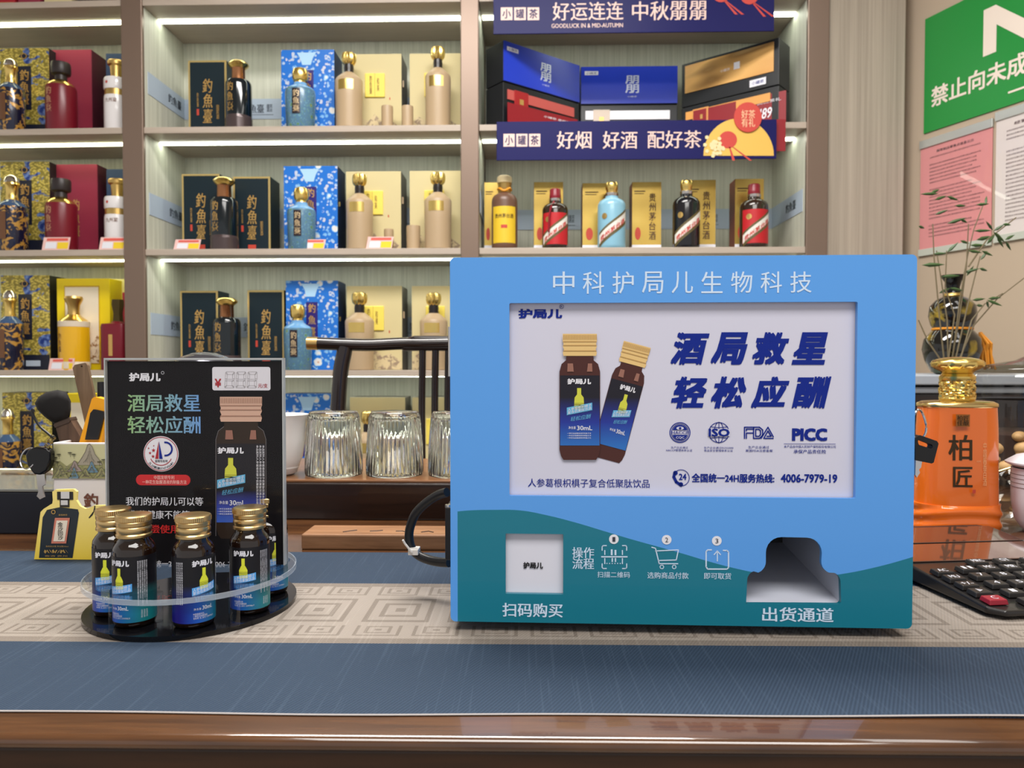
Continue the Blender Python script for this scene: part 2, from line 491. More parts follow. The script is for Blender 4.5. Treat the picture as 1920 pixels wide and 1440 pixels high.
BEIGEEDGE = M('grey_card_side', C(112, 108, 98), .5)
YELLOWPL = M('yellow_plaque', C(236, 214, 92), .5)
CRIM = M('crimson_card', C(142, 42, 66), .5)
CRIMD = M('crimson_glaze', C(112, 18, 34), .3)
NAVYC = M('navy_card', C(46, 66, 98), .5)
BROWNBLK = M('black_brown_cap', C(44, 36, 36), .4)
WHITEG = M('white_ceramic', C(226, 222, 222), .2, coat=.3)
YELC = M('yellow_card', C(240, 214, 20), .45)
YELG = M('amber_yellow_glaze', C(222, 170, 24), .15, coat=.4)
PALEY = M('pale_yellow_card', C(226, 218, 150), .5)
REDC = M('red_card', C(170, 30, 44), .45)
REDSEAL = M('red_seal', C(190, 66, 50), .5)
BRINK = M('brown_ink', C(110, 62, 30), .5)
SILVER = M('silver_cap', C(205, 200, 196), .18, 1)
COPPER = M('copper_gold', C(176, 122, 84), .22, 1)
BORDER = M('gold_border', C(196, 172, 110), .35, .4)

def carton(name, label, x0, x1, ytop, z, Y, depth, front, side, cat='box', rz=0, group=None, pyref=None):
    """a box whose front face spans pixels x0..x1 with its top at pixel ytop, standing at height z"""
    xa, xb = ext(x0, x1, ytop+60, Y); h = zat((x0+x1)/2, ytop, Y)-z
    t = T(name, label, cat, ((xa+xb)/2, Y, z), rz, group)
    w = (xb-xa)/2
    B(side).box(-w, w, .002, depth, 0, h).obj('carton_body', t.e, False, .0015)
    B(front).box(-w+.0005, w-.0005, 0, .002, .0005, h-.0005).obj('front_face', t.e, False)
    t.w, t.h, t.Y = w, h, Y
    return t
GREENN = [0]
def green_box(x0, x1, ytop, row, where, mark=True):
    t = carton('liquor_carton', f'dark green carton {where}', x0, x1, ytop, SH[row], 2.62, .10, BORDER, GREENBOX, group='dark green cartons in the middle cabinet')
    w, h = t.w, t.h
    B(GREENBOX).box(-w+.007, w-.007, -.0008, .0, .0, h-.007).obj('front_card', t.e, False)
    g = B(INKG)
    for i, ch in enumerate('釣魚臺'):
        g.text(ch, (-w*.25, h*(.58-.195*i), w*.27, h*(.76-.195*i)), -.0016, .012, .12)
    g.text('國宾酒'.replace('', '\n').strip(), (w*.46, h*.24, w*.60, h*.42), -.0016, .0)
    g.text('釣\n魚\n臺', (-w*.55, h*.40, -w*.45, h*.58), -.0016)
    g.obj('lettering', t.e, False)
    B(REDSEAL).rect(-w*.56, h*.29, -w*.44, h*.37, -.0016).obj('side_seal', t.e, False)
    B(REDSEAL).rect(-w*.2, .002, w*.22, h*.12, -.0016).obj('foot_seal', t.e, False)
    return t
def floral_box(x0, x1, ytop, row, where):
    t = carton('liquor_carton', f'blue flower print carton {where}', x0, x1, ytop, SH[row], 2.60, .11, FLBOX, M('dark_blue_side', C(22, 40, 70), .5), group='blue flower print cartons in the middle cabinet')
    w, h = t.w, t.h
    g = B(M('light_blue_ink', C(170, 210, 240), .4)); g.flatpoly([(-w*.4, h*.965), (w*.32, h*.965), (w*.2, h*.90), (w*.12, h*.82), (-w*.2, h*.82), (-w*.28, h*.90)][::-1], -.0006)
    g.mat(M('violet_panel', C(40, 26, 112), .4)); g.rect(-w*.22, h*.32, w*.22, h*.76, -.001)
    g.mat(INKG)
    for i, ch in enumerate('釣魚臺'): g.text(ch, (-w*.14, h*(.64-.13*i), w*.14, h*(.74-.13*i)), -.0016, .015)
    g.obj('lettering', t.e, False)
    B(GOLD).box(w*.98, w*1.04, .02, .024, h*.55, h*.6).obj('clasp', t.e, False)
    return t
def beige_box(x0, x1, ytop, row, where):
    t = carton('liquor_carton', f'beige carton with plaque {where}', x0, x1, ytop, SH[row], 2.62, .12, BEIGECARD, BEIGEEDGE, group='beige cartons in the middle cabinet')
    w, h = t.w, t.h
    pl = B(YELLOWPL).box(-w*.42, w*.35, -.006, 0, h*.47, h*.76).obj('plaque', t.e, False, .002)
    B(BRINK).text('釣魚臺'.replace('', '\n').strip(), (-w*.24, h*.51, -w*.14, h*.73), -.0066, .01).text('和\n美', (w*.05, h*.54, w*.14, h*.70), -.0066, .01).rect(-w*.036, h*.475, -w*.028, h*.755, -.0066).obj('plaque_lettering', pl, False)
    g = B(noise_two('mountain_print', C(206, 188, 146), C(150, 130, 108), 60, .55, .05, .6))
    g.flatpoly([(-w*.98, .002), (w*.98, .002), (w*.98, h*.10), (w*.55, h*.2), (w*.3, h*.16), (-w*.05, h*.27), (-w*.3, h*.18), (-w*.7, h*.24), (-w*.98, h*.12)], -.0006)
    g.mat(REDSEAL); g.rect(w*.52, h*.44, w*.56, h*.47, -.0006)
    g.obj('mountain_print', t.e, False)
    B(BEIGEBOT).box(w*1.0, w*1.05, .02, .03, h*.62, h*.7).obj('ribbon_tab', t.e, False)
    return t
def pattern_box(x0, x1, ytop, row, where, tag_=False):
    t = carton('liquor_carton', f'gold carton with blue cloud pattern {where}', x0, x1, ytop, SH[row], 2.62, .10, GOLDSCALE, M('black_card', C(22, 24, 28), .45), group='gold and blue cartons in the left cabinet')
    w, h = t.w, t.h
    g = B(M('navy_panel', C(26, 30, 48), .4)); g.rect(-w*.28, h*.32, w*.28, h*.80, -.001); g.rect(-w*.98, .001, w*.98, h*.16, -.001)
    g.flatpoly([(-w*.22, h*.91), (0, h*.87), (w*.22, h*.91), (0, h*.95)], -.001)
    g.mat(INKG); ringpoly(g, 0, h*.91, w*.12, w*.03, -.0016, 16)
    for i, ch in enumerate('釣魚臺'): g.text(ch, (-w*.18, h*(.64-.13*i), w*.18, h*(.76-.13*i)), -.0016, .02)
    if tag_:
        g.mat(stripblue); g.rect(0, h*.04, w*.6, h*.10, -.0018)
    g.obj('lettering', t.e, False)
    return t

def lathed(t, parts, n=36, sy=1., pw=2.):
    out = []
    for (nm, mat, prof) in parts:
        out.append(B(mat).lathe([(r*t.w, z*t.h) for r, z in prof], n, sy=sy, pw=pw).obj(nm, t.e, True))
    return out
def bottle_at(name, label, cx, w, ytop, z, Y, group=None, cat='bottle', rz=0):
    p = atY(cx, ytop, Y)
    t = T(name, label, cat, (p.x, Y, z), rz, group)
    t.w = w/2*Y/FPX; t.h = p.z-z
    return t
def vertical(t, s, r, z0, z1, wa, mat, a0=0., bold=.012, name='lettering'):
    b = B(mat); n = len(s); st = (z1-z0)/n
    for i, ch in enumerate(s):
        zz = z1-st*(i+1)
        b.cyltext(ch, r, a0-wa/2, a0+wa/2, zz+st*.06, zz+st*.94, bold)
    return b.obj(name, t.e, False)
def green_bottle(cx, w, ytop, row, where):
    t = bottle_at('liquor_bottle', f'dark green bottle {where}', cx, w, ytop, SH[row], 2.555, 'dark green bottles in the middle cabinet')
    lathed(t, [('glass_body', DKGREEN, [(.9, 0), (1, .02), (1, .20), (1, .64), (.97, .68), (.86, .71), (.55, .72), (.5, .73)]),
               ('base_ring', M('smoked_ring', C(78, 66, 66), .2, .3), [(1.02, .0)]+[(1.02+.02*(i % 2), .005+.017*i) for i in range(11)]+[(1.0, .2)]),
               ('cap', COPPER, [(.5, .725), (.52, .74), (.50, .88), (.56, .90)]),
               ('cap_rim', GOLD, [(.52, .89), (.74, .925), (.80, .945), (.72, .97), (.55, .99), (.3, 1.0), (0, 1.0)])])
    vertical(t, '釣魚臺', t.w*1.01, t.h*.24, t.h*.66, .55, INKG, -.35)
    return t
def floral_bottle(cx, w, ytop, row, where):
    t = bottle_at('liquor_bottle', f'pale blue flowered bottle {where}', cx, w, ytop, SH[row], 2.545, 'blue flower bottles in the middle cabinet')
    lathed(t, [('glazed_body', FLBOT, [(.86, 0), (.92, .02), (.98, .4), (1, .58), (.96, .63)]),
               ('shoulder', M('sky_glaze', C(110, 160, 205), .15), [(.96, .628), (.86, .66), (.6, .69), (.44, .72), (.42, .75)]),
               ('cap', GOLD, [(.38, .745), (.36, .78), (.46, .79), (.52, .83), (.53, .92), (.46, .97), (.3, .995), (0, 1.0)])])
    b = B(M('dark_plaque', C(34, 22, 30), .3)); b.cylband(t.w*1.005, -.27, .27, t.h*.2, t.h*.6, 6).obj('plaque', t.e, False)
    vertical(t, '釣魚臺', t.w*1.02, t.h*.22, t.h*.58, .4, M('pale_gold_ink', C(214, 190, 150), .4, .4))
    return t
def beige_bottle(cx, w, ytop, row, where):
    t = bottle_at('liquor_bottle', f'beige bottle with gold plaque {where}', cx, w, ytop, SH[row], 2.55, 'beige bottles in the middle cabinet')
    lathed(t, [('ceramic_body', BEIGEBOT, [(.9, 0), (.95, .01), (.98, .4), (1, .62), (.94, .645), (.8, .67), (.6, .70), (.38, .73)]),
               ('neck_ring', M('black_neck', C(30, 24, 22), .3), [(.36, .728), (.34, .76), (.36, .79), (.33, .84)])])
    B(GOLD).lathe([(r*t.w, z*t.h) for r, z in [(.30, .83), (.46, .86), (.5, .90), (.5, .94), (.46, .975), (.3, .99), (0, 1.0)]], 48,
                  rib=lambda r, z, i: .10*math.cos(2*math.pi*i*8/48)).obj('cap', t.e, True)
    B(GOLD).cylband(t.w*1.0, -.62, .55, t.h*.475, t.h*.60, 8).obj('gold_plaque', t.e, True)
    return t
def cup(cx, w, ytop, row, where):
    t = bottle_at('spirit_cup', f'small beige cup {where}', cx, w, ytop, SH[row], 2.56, 'small beige cups in the middle cabinet', 'cup')
    B(BEIGEBOT).lathe([(r*t.w, z*t.h) for r, z in [(.8, 0), (.95, .05), (1, .9), (.97, 1), (.85, 1.0), (.83, .95), (.7, .12), (0, .1)]], 24).obj('cup_body', t.e)
def navy_bottle(cx, w, ytop, row, where):
    t = bottle_at('liquor_bottle', f'navy and gold bottle {where}', cx, w, ytop, SH[row], 2.57, 'navy and gold bottles in the left cabinet')
    lathed(t, [('glazed_body', NAVYGOLD, [(.86, 0), (.9, .02), (.97, .3), (1, .52), (.96, .58)]),
               ('shoulder', M('slate_glaze', C(60, 84, 120), .15), [(.95, .578), (.8, .62), (.6, .645), (.44, .67)]),
               ('cap', GOLD, [(.4, .665), (.42, .69), (.38, .72), (.40, .84), (.52, .87), (.5, .89)]),
               ('cap_knob', SILVER, [(.44, .888), (.5, .91), (.42, .96), (.2, .995), (0, 1)])])
    B(M('plaque_bronze', C(120, 84, 60), .35, .5)).cylband(t.w*1.01, -.5, .2, t.h*.15, t.h*.5, 6).obj('plaque', t.e)
    return t
def crimson_bottle(cx, w, ytop, row, where):
    t = bottle_at('liquor_bottle', f'crimson bottle with flat black cap {where}', cx, w, ytop, SH[row], 2.57, 'crimson bottles in the left cabinet')
    lathed(t, [('glazed_body', CRIMD, [(.96, 0), (1, .02), (1, .62), (.95, .66)]),
               ('collar', GOLD, [(.93, .658), (.85, .69), (.62, .73), (.42, .755)]),
               ('cap', BROWNBLK, [(.4, .75), (.38, .82), (.6, .84), (.64, .86), (.64, .97), (.6, 1), (0, 1)])])
    vertical(t, '釣魚臺', t.w*1.01, t.h*.26, t.h*.62, .5, M('rose_gold_ink', C(206, 160, 120), .35, .4), -.35)
    return t
def white_bottle(cx, w, ytop, row, where):
    t = bottle_at('liquor_bottle', f'white and gold bottle {where}', cx, w, ytop, SH[row], 2.57, 'white bottles in the left cabinet')
    lathed(t, [('lower_body', WHITEG, [(.94, 0), (1, .02), (1, .46), (.97, .5)]),
               ('waist_band', GOLDM, [(.93, .498), (.93, .585)]),
               ('upper_body', WHITEG, [(.97, .583), (1, .6), (1, .72), (.95, .745), (.55, .755), (.5, .76)]),
               ('cap', GOLDM, [(.46, .758), (.44, .80), (.5, .92), (.68, .94), (.7, .98), (.6, 1), (0, 1)])])
    B(REDSEAL).cylpoly([(-.35+.13*math.cos(k*.6283), t.h*.665+t.h*.02*math.sin(k*.6283)) for k in range(10)], t.w*1.01).obj('seal', t.e)
    B(BRINK).cyltext('九州宴', t.w*1.01, -.5, .5, t.h*.39, t.h*.45, .01).obj('lettering', t.e, False)
    return t
def price_tag(x0, x1, y0, row, where, skew=6):
    Y = 2.512
    xa, xb = ext(x0, x1, y0, Y); h = zat(x0, y0, Y)-SH[row]
    t = T('price_tag', f'pink and yellow price tag {where}', 'price tag', ((xa+xb)/2, Y, SH[row]), 0, 'price tags on the shelf edges')
    w = (xb-xa)/2; k = w*.18
    B(M('pink_card', C(238, 196, 190), .6)).prism([(-w-k*.5, 0), (w-k*.5, 0), (w+k*.5, h), (-w+k*.5, h)], 0, .0015).obj('tag_card', t.e, False)
    b = B(M('tag_yellow', C(240, 206, 50), .6)).flatpoly([(.05*w, h*.1), (w*.86, h*.1), (w*.95, h*.6), (.12*w, h*.6)], -.0006)
    b.mat(M('tag_red', C(222, 96, 84), .6)).flatpoly([(-w*.7, h*.72), (w*.9, h*.72), (w*.92, h*.92), (-w*.66, h*.92)], -.0006)
    b.mat(WHITE).flatpoly([(-w*.85, h*.12), (0, h*.12), (.06*w, h*.62), (-w*.75, h*.62)], -.0006)
    b.obj('printed_fields', t.e, False)

# ---- middle cabinet
green_box(353, 425, 113, 1, 'alone at the left end of the top visible shelf')
green_bottle(447, 47, 115, 1, 'on the top visible shelf')
floral_box(527, 627, 93, 1, 'on the top visible shelf')
floral_bottle(563, 56, 128, 1, 'on the top visible shelf')
beige_box(657, 753, 101, 1, 'on the top visible shelf, left of the dark gap')
beige_bottle(654, 51, 98, 1, 'beside the blue carton on the top visible shelf')
beige_box(768, 864, 100, 1, 'on the top visible shelf against the middle upright')
beige_bottle(821, 48, 87, 1, 'near the middle upright on the top visible shelf')
cup(726, 22, 200, 1, 'on the top visible shelf, left of the gap between beige cartons')
cup(764, 22, 200, 1, 'on the top visible shelf, right of the gap between beige cartons')
green_box(341, 412, 326, 2, 'leftmost on the shelf with two cartons flanking a bottle')
green_bottle(420, 50, 333, 2, 'between two green cartons on the second visible shelf')
green_box(437, 507, 331, 2, 'touching the blue carton on the second visible shelf')
floral_box(532, 633, 311, 2, 'on the second visible shelf')
floral_bottle(565, 53, 351, 2, 'on the second visible shelf, behind a price tag')
beige_box(649, 752, 321, 2, 'on the second visible shelf, left of the dark gap')
beige_bottle(674, 50, 325, 2, 'beside the blue carton on the second visible shelf')
beige_box(768, 864, 320, 2, 'on the second visible shelf against the middle upright')
beige_bottle(821, 51, 322, 2, 'near the middle upright on the second visible shelf')
cup(729, 18, 430, 2, 'behind the price tag on the second visible shelf')
cup(775, 26, 424, 2, 'left of the right beige bottle on the second visible shelf')
price_tag(327, 375, 449, 2, 'below the leftmost green carton, second shelf')
price_tag(562, 609, 449, 2, 'below the pale blue bottle, second shelf')
price_tag(688, 736, 444, 2, 'below the beige cartons, second shelf')
green_box(338, 409, 545, 3, 'leftmost on the shelf just above the black sign')
green_bottle(425, 50, 558, 3, 'between green cartons just above the black sign')
green_box(464, 533, 544, 3, 'beside the blue carton just above the black sign')
floral_box(536, 634, 526, 3, 'behind the tip of the chair rail')
floral_bottle(558, 53, 570, 3, 'left of the brass tip of the chair rail')
beige_box(650, 754, 536, 3, 'behind the chair rail, left of the dark gap')
beige_bottle(674, 54, 547, 3, 'rising behind the chair rail beside the blue carton')
beige_box(772, 864, 536, 3, 'behind the chair rail, at the left edge of the vending machine')
beige_bottle(813, 52, 548, 3, 'rising behind the chair rail next to the vending machine')
floral_box(529, 628, 738, 4, 'low behind the white cup, only its top showing')
beige_box(656, 760, 745, 4, 'low behind the ribbed glasses, left one')
beige_box(773, 864, 745, 4, 'low behind the chair slats, right one')
beige_bottle(690, 50, 770, 4, 'seen low between the two ribbed glasses')
# ---- left cabinet
def crim_box(x0, x1, ytop, row, where):
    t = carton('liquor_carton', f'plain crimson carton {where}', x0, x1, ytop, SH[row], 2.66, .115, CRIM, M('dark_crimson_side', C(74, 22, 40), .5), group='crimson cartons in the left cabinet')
    g = B(INKG)
    for i, ch in enumerate('釣魚臺'): g.text(ch, (-t.w*.16, t.h*(.5-.14*i), t.w*.16, t.h*(.62-.14*i)), -.001, .015)
    g.obj('lettering', t.e, False)
pattern_box(0, 92, 90, 1, 'on the top visible shelf')
navy_bottle(20, 48, 110, 1, 'at the left edge of the top visible shelf')
crim_box(97, 172, 93, 1, 'on the top visible shelf')
crimson_bottle(114, 53, 119, 1, 'on the top visible shelf')
carton('liquor_carton', 'navy carton behind the white bottle on the top visible shelf', 199, 240, 100, SH[1], 2.66, .1, NAVYC, NAVYC, group='navy cartons behind the white bottles')
white_bottle(218, 44, 115, 1, 'on the top visible shelf')
pattern_box(1, 93, 303, 2, 'on the second visible shelf')
navy_bottle(22, 54, 328, 2, 'at the left edge of the second visible shelf')
crim_box(102, 183, 308, 2, 'on the second visible shelf')
crimson_bottle(114, 54, 337, 2, 'on the second visible shelf')
carton('liquor_carton', 'navy carton behind the white bottle on the second visible shelf', 200, 240, 317, SH[2], 2.66, .1, NAVYC, NAVYC, group='navy cartons behind the white bottles')
white_bottle(220, 46, 337, 2, 'on the second visible shelf')
price_tag(80, 130, 445, 2, 'below the crimson bottle, second shelf')
price_tag(187, 234, 445, 2, 'below the white bottle, second shelf')
pattern_box(2, 93, 516, 3, 'beside the yellow carton', True)
navy_bottle(18, 46, 544, 3, 'at the left edge of the third visible shelf')
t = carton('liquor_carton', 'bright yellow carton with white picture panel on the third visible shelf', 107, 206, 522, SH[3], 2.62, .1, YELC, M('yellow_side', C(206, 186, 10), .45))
b = B(M('gold_line', C(206, 166, 30), .4)).rect(-t.w*.72, t.h*.06, t.w*.62, t.h*.92, -.0006); b.mat(M('ivory_print', C(238, 228, 208), .5)).rect(-t.w*.68, t.h*.075, t.w*.58, t.h*.905, -.0012)
b.mat(noise_two('sketch_print', C(236, 224, 200), C(150, 110, 70), 60, .54, .04, .5)); b.flatpoly([(-t.w*.68, t.h*.075), (t.w*.58, t.h*.075), (t.w*.58, t.h*.4), (t.w*.2, t.h*.25), (-t.w*.68, t.h*.2)], -.0018)
b.obj('picture_panel', t.e, False)
carton('liquor_carton', 'pale yellow carton next to the left upright, third visible shelf', 208, 238, 523, SH[3], 2.70, .08, PALEY, PALEY)
carton('liquor_carton', 'short red carton squeezed against the left upright', 230, 243, 548, SH[3], 2.64, .05, REDC, REDC)
t = bottle_at('liquor_bottle', 'amber yellow bottle with gold stopper in front of the yellow carton', 138, 54, 556, SH[3], 2.56)
lathed(t, [('glazed_body', YELG, [(.98, 0), (1, .02), (1, .56), (.98, .6)]), ('printed_band', M('cream_band', C(214, 200, 180), .4), [(1.005, .585), (1.005, .655), (.98, .66)]),
           ('shoulder', GOLD, [(.96, .655), (.8, .69), (.5, .73), (.42, .75)]), ('stopper', GOLDM, [(.4, .745), (.36, .8), (.4, .88), (.55, .94), (.6, .97), (.55, 1), (0, 1)]),
           ('base_band', M('cream_band', None), [(1.005, .02), (1.005, .11), (.99, .115)])])
vertical(t, '釣魚臺', t.w*1.01, t.h*.24, t.h*.5, .3, BRINK, -.5)
t = bottle_at('liquor_bottle', 'wine red square shouldered bottle by the left upright, third visible shelf', 221, 50, 562, SH[3], 2.56)
lathed(t, [('glazed_body', CRIMD, [(.96, 0), (1, .02), (1, .60), (.96, .65), (.4, .67), (.32, .69)]), ('cap', M('bronze', C(84, 70, 40), .3, .8), [(.3, .688), (.26, .8), (.36, .93), (.34, 1), (0, 1)])], 40, 1, 5.)
B(INKG).cylband(t.w*1.02, -.5, .1, t.h*.2, t.h*.5, 4).obj('label_plaque', t.e)
price_tag(92, 138, 672, 3, 'below the amber yellow bottle, third shelf')
pattern_box(5, 97, 736, 4, 'behind the black brush', True)
navy_bottle(14, 44, 766, 4, 'low at the left edge above the black box')
t = carton('liquor_carton', 'yellow carton with white panel behind the brush and cutter', 118, 216, 738, SH[4], 2.62, .1, YELC, MATS['yellow_side'])
B(MATS['ivory_print']).rect(-t.w*.68, t.h*.06, t.w*.58, t.h*.90, -.0012).mat(MATS['sketch_print']).rect(-t.w*.3, t.h*.3, t.w*.5, t.h*.6, -.0018).obj('picture_panel', t.e, False)
for i, (a, b_, nm, m) in enumerate(((2, 46, 'dark red', REDC), (52, 92, 'brick red', CRIM), (100, 150, 'pale', BEIGECARD), (160, 205, 'dark brown', BROWNBLK))):
    xa, xb = ext(a, b_, 0, 2.58)
    t = T('liquor_carton', f'{nm} carton whose foot just shows at the top left edge of the frame', 'box', ((xa+xb)/2, 2.53, SH[0]), 0, None)
    w = (xb-xa)/2
    B(m).box(-w, w, 0, .1, 0, .26).obj('carton_body', t.e, False, .002)
    B(INKG).rect(-w*.9, .004, w*.9, .01, -.0008).obj('foot_line', t.e, False)

# ---- right cabinet: small gold boxes and bottles
GOLDBOX = noise_two('gold_foil_card', C(222, 192, 104), C(204, 166, 74), 6, .5, .2, .25, .55, 0)
def gold_box(x0, x1, ytop, where, words_=True, dim=1):
    t = carton('liquor_carton', f'small gold foil carton {where}', x0, x1, ytop, SH[2], 2.62, .075, GOLDBOX, M('wine_side', C(120, 60, 40), .4), group='gold foil cartons in the right cabinet')
    w, h = t.w, t.h
    B(WHITE).box(-w, w, -.0012, 0, .001, h*.11).obj('base_label', t.e, False)
    g = B(M('dark_brown_ink', C(70, 40, 24), .5))
    if words_:
        for i, ch in enumerate('贵州茅台酒'): g.text(ch, (w*.16, h*(.72-.135*i), w*.62, h*(.84-.135*i)), -.001, .02)
    g.rect(-w*.85, h*.86, -w*.1, h*.875, -.001); g.rect(-w*.85, h*.83, -w*.2, h*.84, -.001)
    g.obj('lettering', t.e, False)
    B(REDSEAL).flatpoly(circ(-w*.6, h*.27, w*.2, 16, h*.09), -.001).obj('oval_seal', t.e, False)
gold_box(908, 944, 342, 'behind the brown bottle', False)
gold_box(1001, 1056, 341, 'behind the dark bottle with red tassel', False)
gold_box(1092, 1158, 343, 'behind the light blue bottle')
gold_box(1185, 1240, 341, 'standing alone without a bottle')
gold_box(1284, 1342, 337, 'behind the black bottle')
gold_box(1378, 1432, 335, 'behind the rightmost dark bottle', False)
def baijiu(cx, w, ytop, label, body, capm, capk, lab, band):
    t = bottle_at('liquor_bottle', label, cx, w, ytop, SH[2], 2.545)
    lathed(t, [('ceramic_body', body, [(.93, 0), (.98, .015), (1, .05), (1, .64), (.97, .68), (.86, .72), (.62, .75), (.46, .77), (.44, .80)])])
    if capk != 'cream': lathed(t, [('neck_ring', SILVER, [(.46, .795), (.47, .80), (.47, .84), (.43, .845)])])
    if capk == 'red': lathed(t, [('cap', capm, [(.42, .84), (.44, .85), (.44, .90), (.42, .91), (.42, .98), (.37, 1), (0, 1)])])
    elif capk == 'gold': lathed(t, [('cap', capm, [(.40, .80), (.38, .88), (.43, .90), (.45, .98), (.40, 1), (0, 1)])])
    else:
        lathed(t, [('cap_wrap', GOLDM, [(.38, .74), (.5, .78), (.52, .88), (.56, .90)]), ('cap', M('cream_cap', C(226, 206, 160), .5), [(.54, .895), (.58, .93), (.56, .98), (.4, 1), (0, 1)])])
        B(M('orange_ribbon', C(226, 150, 30), .5)).tube([(.5*t.w*math.cos(a), -.52*t.w*abs(math.sin(a))-.002, t.h*(.80+.02*math.sin(3*a))) for a in [k*.3 for k in range(11)]], .004, 6).obj('ribbon', t.e)
    r = t.w*1.012
    if lab == 'yellow':
        B(M('yellow_label', C(222, 186, 44), .5)).cylband(r, -1.0, 1.0, t.h*.07, t.h*.56, 14).obj('label', t.e)
        b = B(M('dark_brown_ink', None)).cyltext('贵州茅台酒', r*1.01, -.75, .75, t.h*.40, t.h*.46, .02)
        b.obj('lettering', t.e, False)
        b = B(REDSEAL).cylband(r*1.008, -.24, .24, t.h*.265, t.h*.31, 5)
        b.obj('oval_seal', t.e, False)
    else:
        lm = lab
        if lm: B(lm).cylband(r, -1.15, 1.15, t.h*.06, t.h*.58, 14).obj('label', t.e)
        b = B(M('white_band', C(226, 222, 214), .4))
        q = r*1.01
        N = 12
        for (m_, dz0, dz1) in ((M('olive_band', C(96, 84, 50), .4), -.05, .17), (band, 0., .13)):
            b.mat(m_); q *= 1.004
            vs = []; fs = []
            for i in range(N+1):
                a = -1.1+2.2*i/N; zz = t.h*(.06+.36*i/N)
                vs += [(q*math.sin(a), -q*math.cos(a), zz+t.h*dz0), (q*math.sin(a), -q*math.cos(a), zz+t.h*dz1)]
            fs = [(2*i, 2*i+2, 2*i+3, 2*i+1) for i in range(N)]
            b.add(vs, fs)
        b.mat(M('red_ink', C(196, 40, 30), .5)).cyltext('贵州茅台酒', q*1.006, -.95, .9, t.h*.085, t.h*.165, .03, 0, t.h*.29)
        b.mat(GOLDM).cylpoly([(-.62+.2*math.cos(k*.45), t.h*.47+t.h*.045*math.sin(k*.45)) for k in range(14)], q*1.006)
        b.obj('sash_label', t.e, False)
    return t
WB = M('white_band', C(226, 222, 214), .4)
MATS['dark_brown_ink'] = M('dark_brown_ink', C(70, 40, 24), .5)
baijiu(946, 48, 330, 'brown ceramic bottle with yellow label and ribboned cream cap', M('brown_ceramic', C(104, 74, 58), .35), None, 'cream', 'yellow', None)
t = baijiu(1041, 48, 355, 'dark bottle with red cap, red label and hanging red tassel', M('dark_brown_glass', C(44, 30, 22), .15, coat=.4), M('red_cap', C(130, 24, 40), .35), 'red', M('red_label', C(186, 30, 38), .45), WB)
B(M('red_cap', None)).tube([(-.1*t.w, -.45*t.w, t.h*.78), (-.35*t.w, -.95*t.w, t.h*.66), (-.5*t.w, -1.06*t.w, t.h*.5), (-.52*t.w, -1.06*t.w, t.h*.25)], .0035, 6).obj('tassel', t.e)
baijiu(1147, 52, 343, 'light blue bottle with gold cap and slanted sash label', M('light_blue_glaze', C(134, 184, 206), .25, coat=.3), GOLD, 'gold', None, WB)
baijiu(1287, 50, 339, 'black bottle with gold cap and slanted sash label', M('black_glaze', C(20, 20, 26), .15, coat=.4), GOLD, 'gold', None, WB)
baijiu(1414, 51, 346, 'rightmost dark bottle with red cap and red label', MATS['dark_brown_glass'], MATS['red_cap'], 'red', MATS['red_label'], WB)

# ---- tea gift boxes
BOXBLK = M('box_black', C(24, 26, 30), .35)
BOXBLUE = M('box_blue', C(34, 60, 190), .3)
def tea_box(name, label, pl, pr, Yl, Yr, ztop, zbot, kind, group):
    a = atY(pl[0], pl[1], Yl); b = atY(pr[0], pr[1], Yr)
    d = Vector((b.x-a.x, b.y-a.y)); L = d.length; rz = math.atan2(d.y, d.x)
    t = T(name, label, 'gift box', (a.x, a.y, zbot), rz, group)
    h = ztop-zbot
    B(BOXBLK).box(0, L, .002, .10, 0, h-.002).obj('box_body', t.e, False, .002)
    if kind == 'blue':
        B(BOXBLUE).box(.001, L-.001, -.001, .002, .002, h-.003).obj('front_face', t.e, False)
        B(M('silver_ink', C(206, 214, 236), .35, .3)).text('朤', (L*.46, h*.28, L*.60, h*.74), -.0018, .012).obj('moon_lettering', t.e, False)
        B(MATS['silver_ink']).text('小罐茶', (L*.48, h*.17, L*.58, h*.21), -.0018).obj('small_lettering', t.e, False)
        B(WHITE).rect(L*.04, h*.76, L*.18, h*.86, -.0016).mat(NAVYINK).text('小罐茶', (L*.055, h*.78, L*.165, h*.84), -.0022).obj('brand_tag', t.e, False)
    elif kind == 'gold':
        m = M('dune_print', C(206, 150, 76), .3); q = NT(m)
        vv = q.coord((1.2, 1, 6)); q.color(q.ramp(q.noise(vv, 1.6, 2, .5, .3), [(.3, C(206, 140, 66)), (.5, C(226, 176, 104)), (.58, C(150, 112, 62)), (.75, C(228, 206, 150))]))
        B(m).box(L*.04, L*.95, -.0012, .002, h*.30, h*.92).obj('picture_panel', t.e, False)
        B(WHITE).text('小罐茶', (L*.42, h*.56, L*.52, h*.62), -.0018).rect(L*.56, h*.55, L*.62, h*.70, -.0018).obj('picture_mark', t.e, False)
        B(WHITE).rect(L*.72, h*.07, L*.88, h*.22, -.0018).mat(NAVYINK).text('小罐茶', (L*.74, h*.11, L*.86, h*.18), -.0024).obj('lettering', t.e, False)
    else:
        m = {'red': M('rose_card', C(190, 86, 80), .45), 'white': WHITE, 'orange': M('orange_card', C(226, 160, 84), .4)}[kind]
        em = {'red': M('red_emblem', C(160, 30, 34), .4), 'white': M('pale_emblem', C(206, 190, 176), .5), 'orange': M('orange_emblem', C(214, 150, 84), .4)}[kind]
        B(m).box(L*.05, L*.92, -.0012, .002, h*.62, h*.84).obj('label_strip', t.e, False)
        B(em).box(L*.13, L*.30, -.004, .0, h*.38, h*.86).obj('emblem_tile', t.e, False, .001)
        B(INKG).rect(L*.19, h*.56, L*.24, h*.68, -.0046).obj('emblem_mark', t.e, False)
    return t
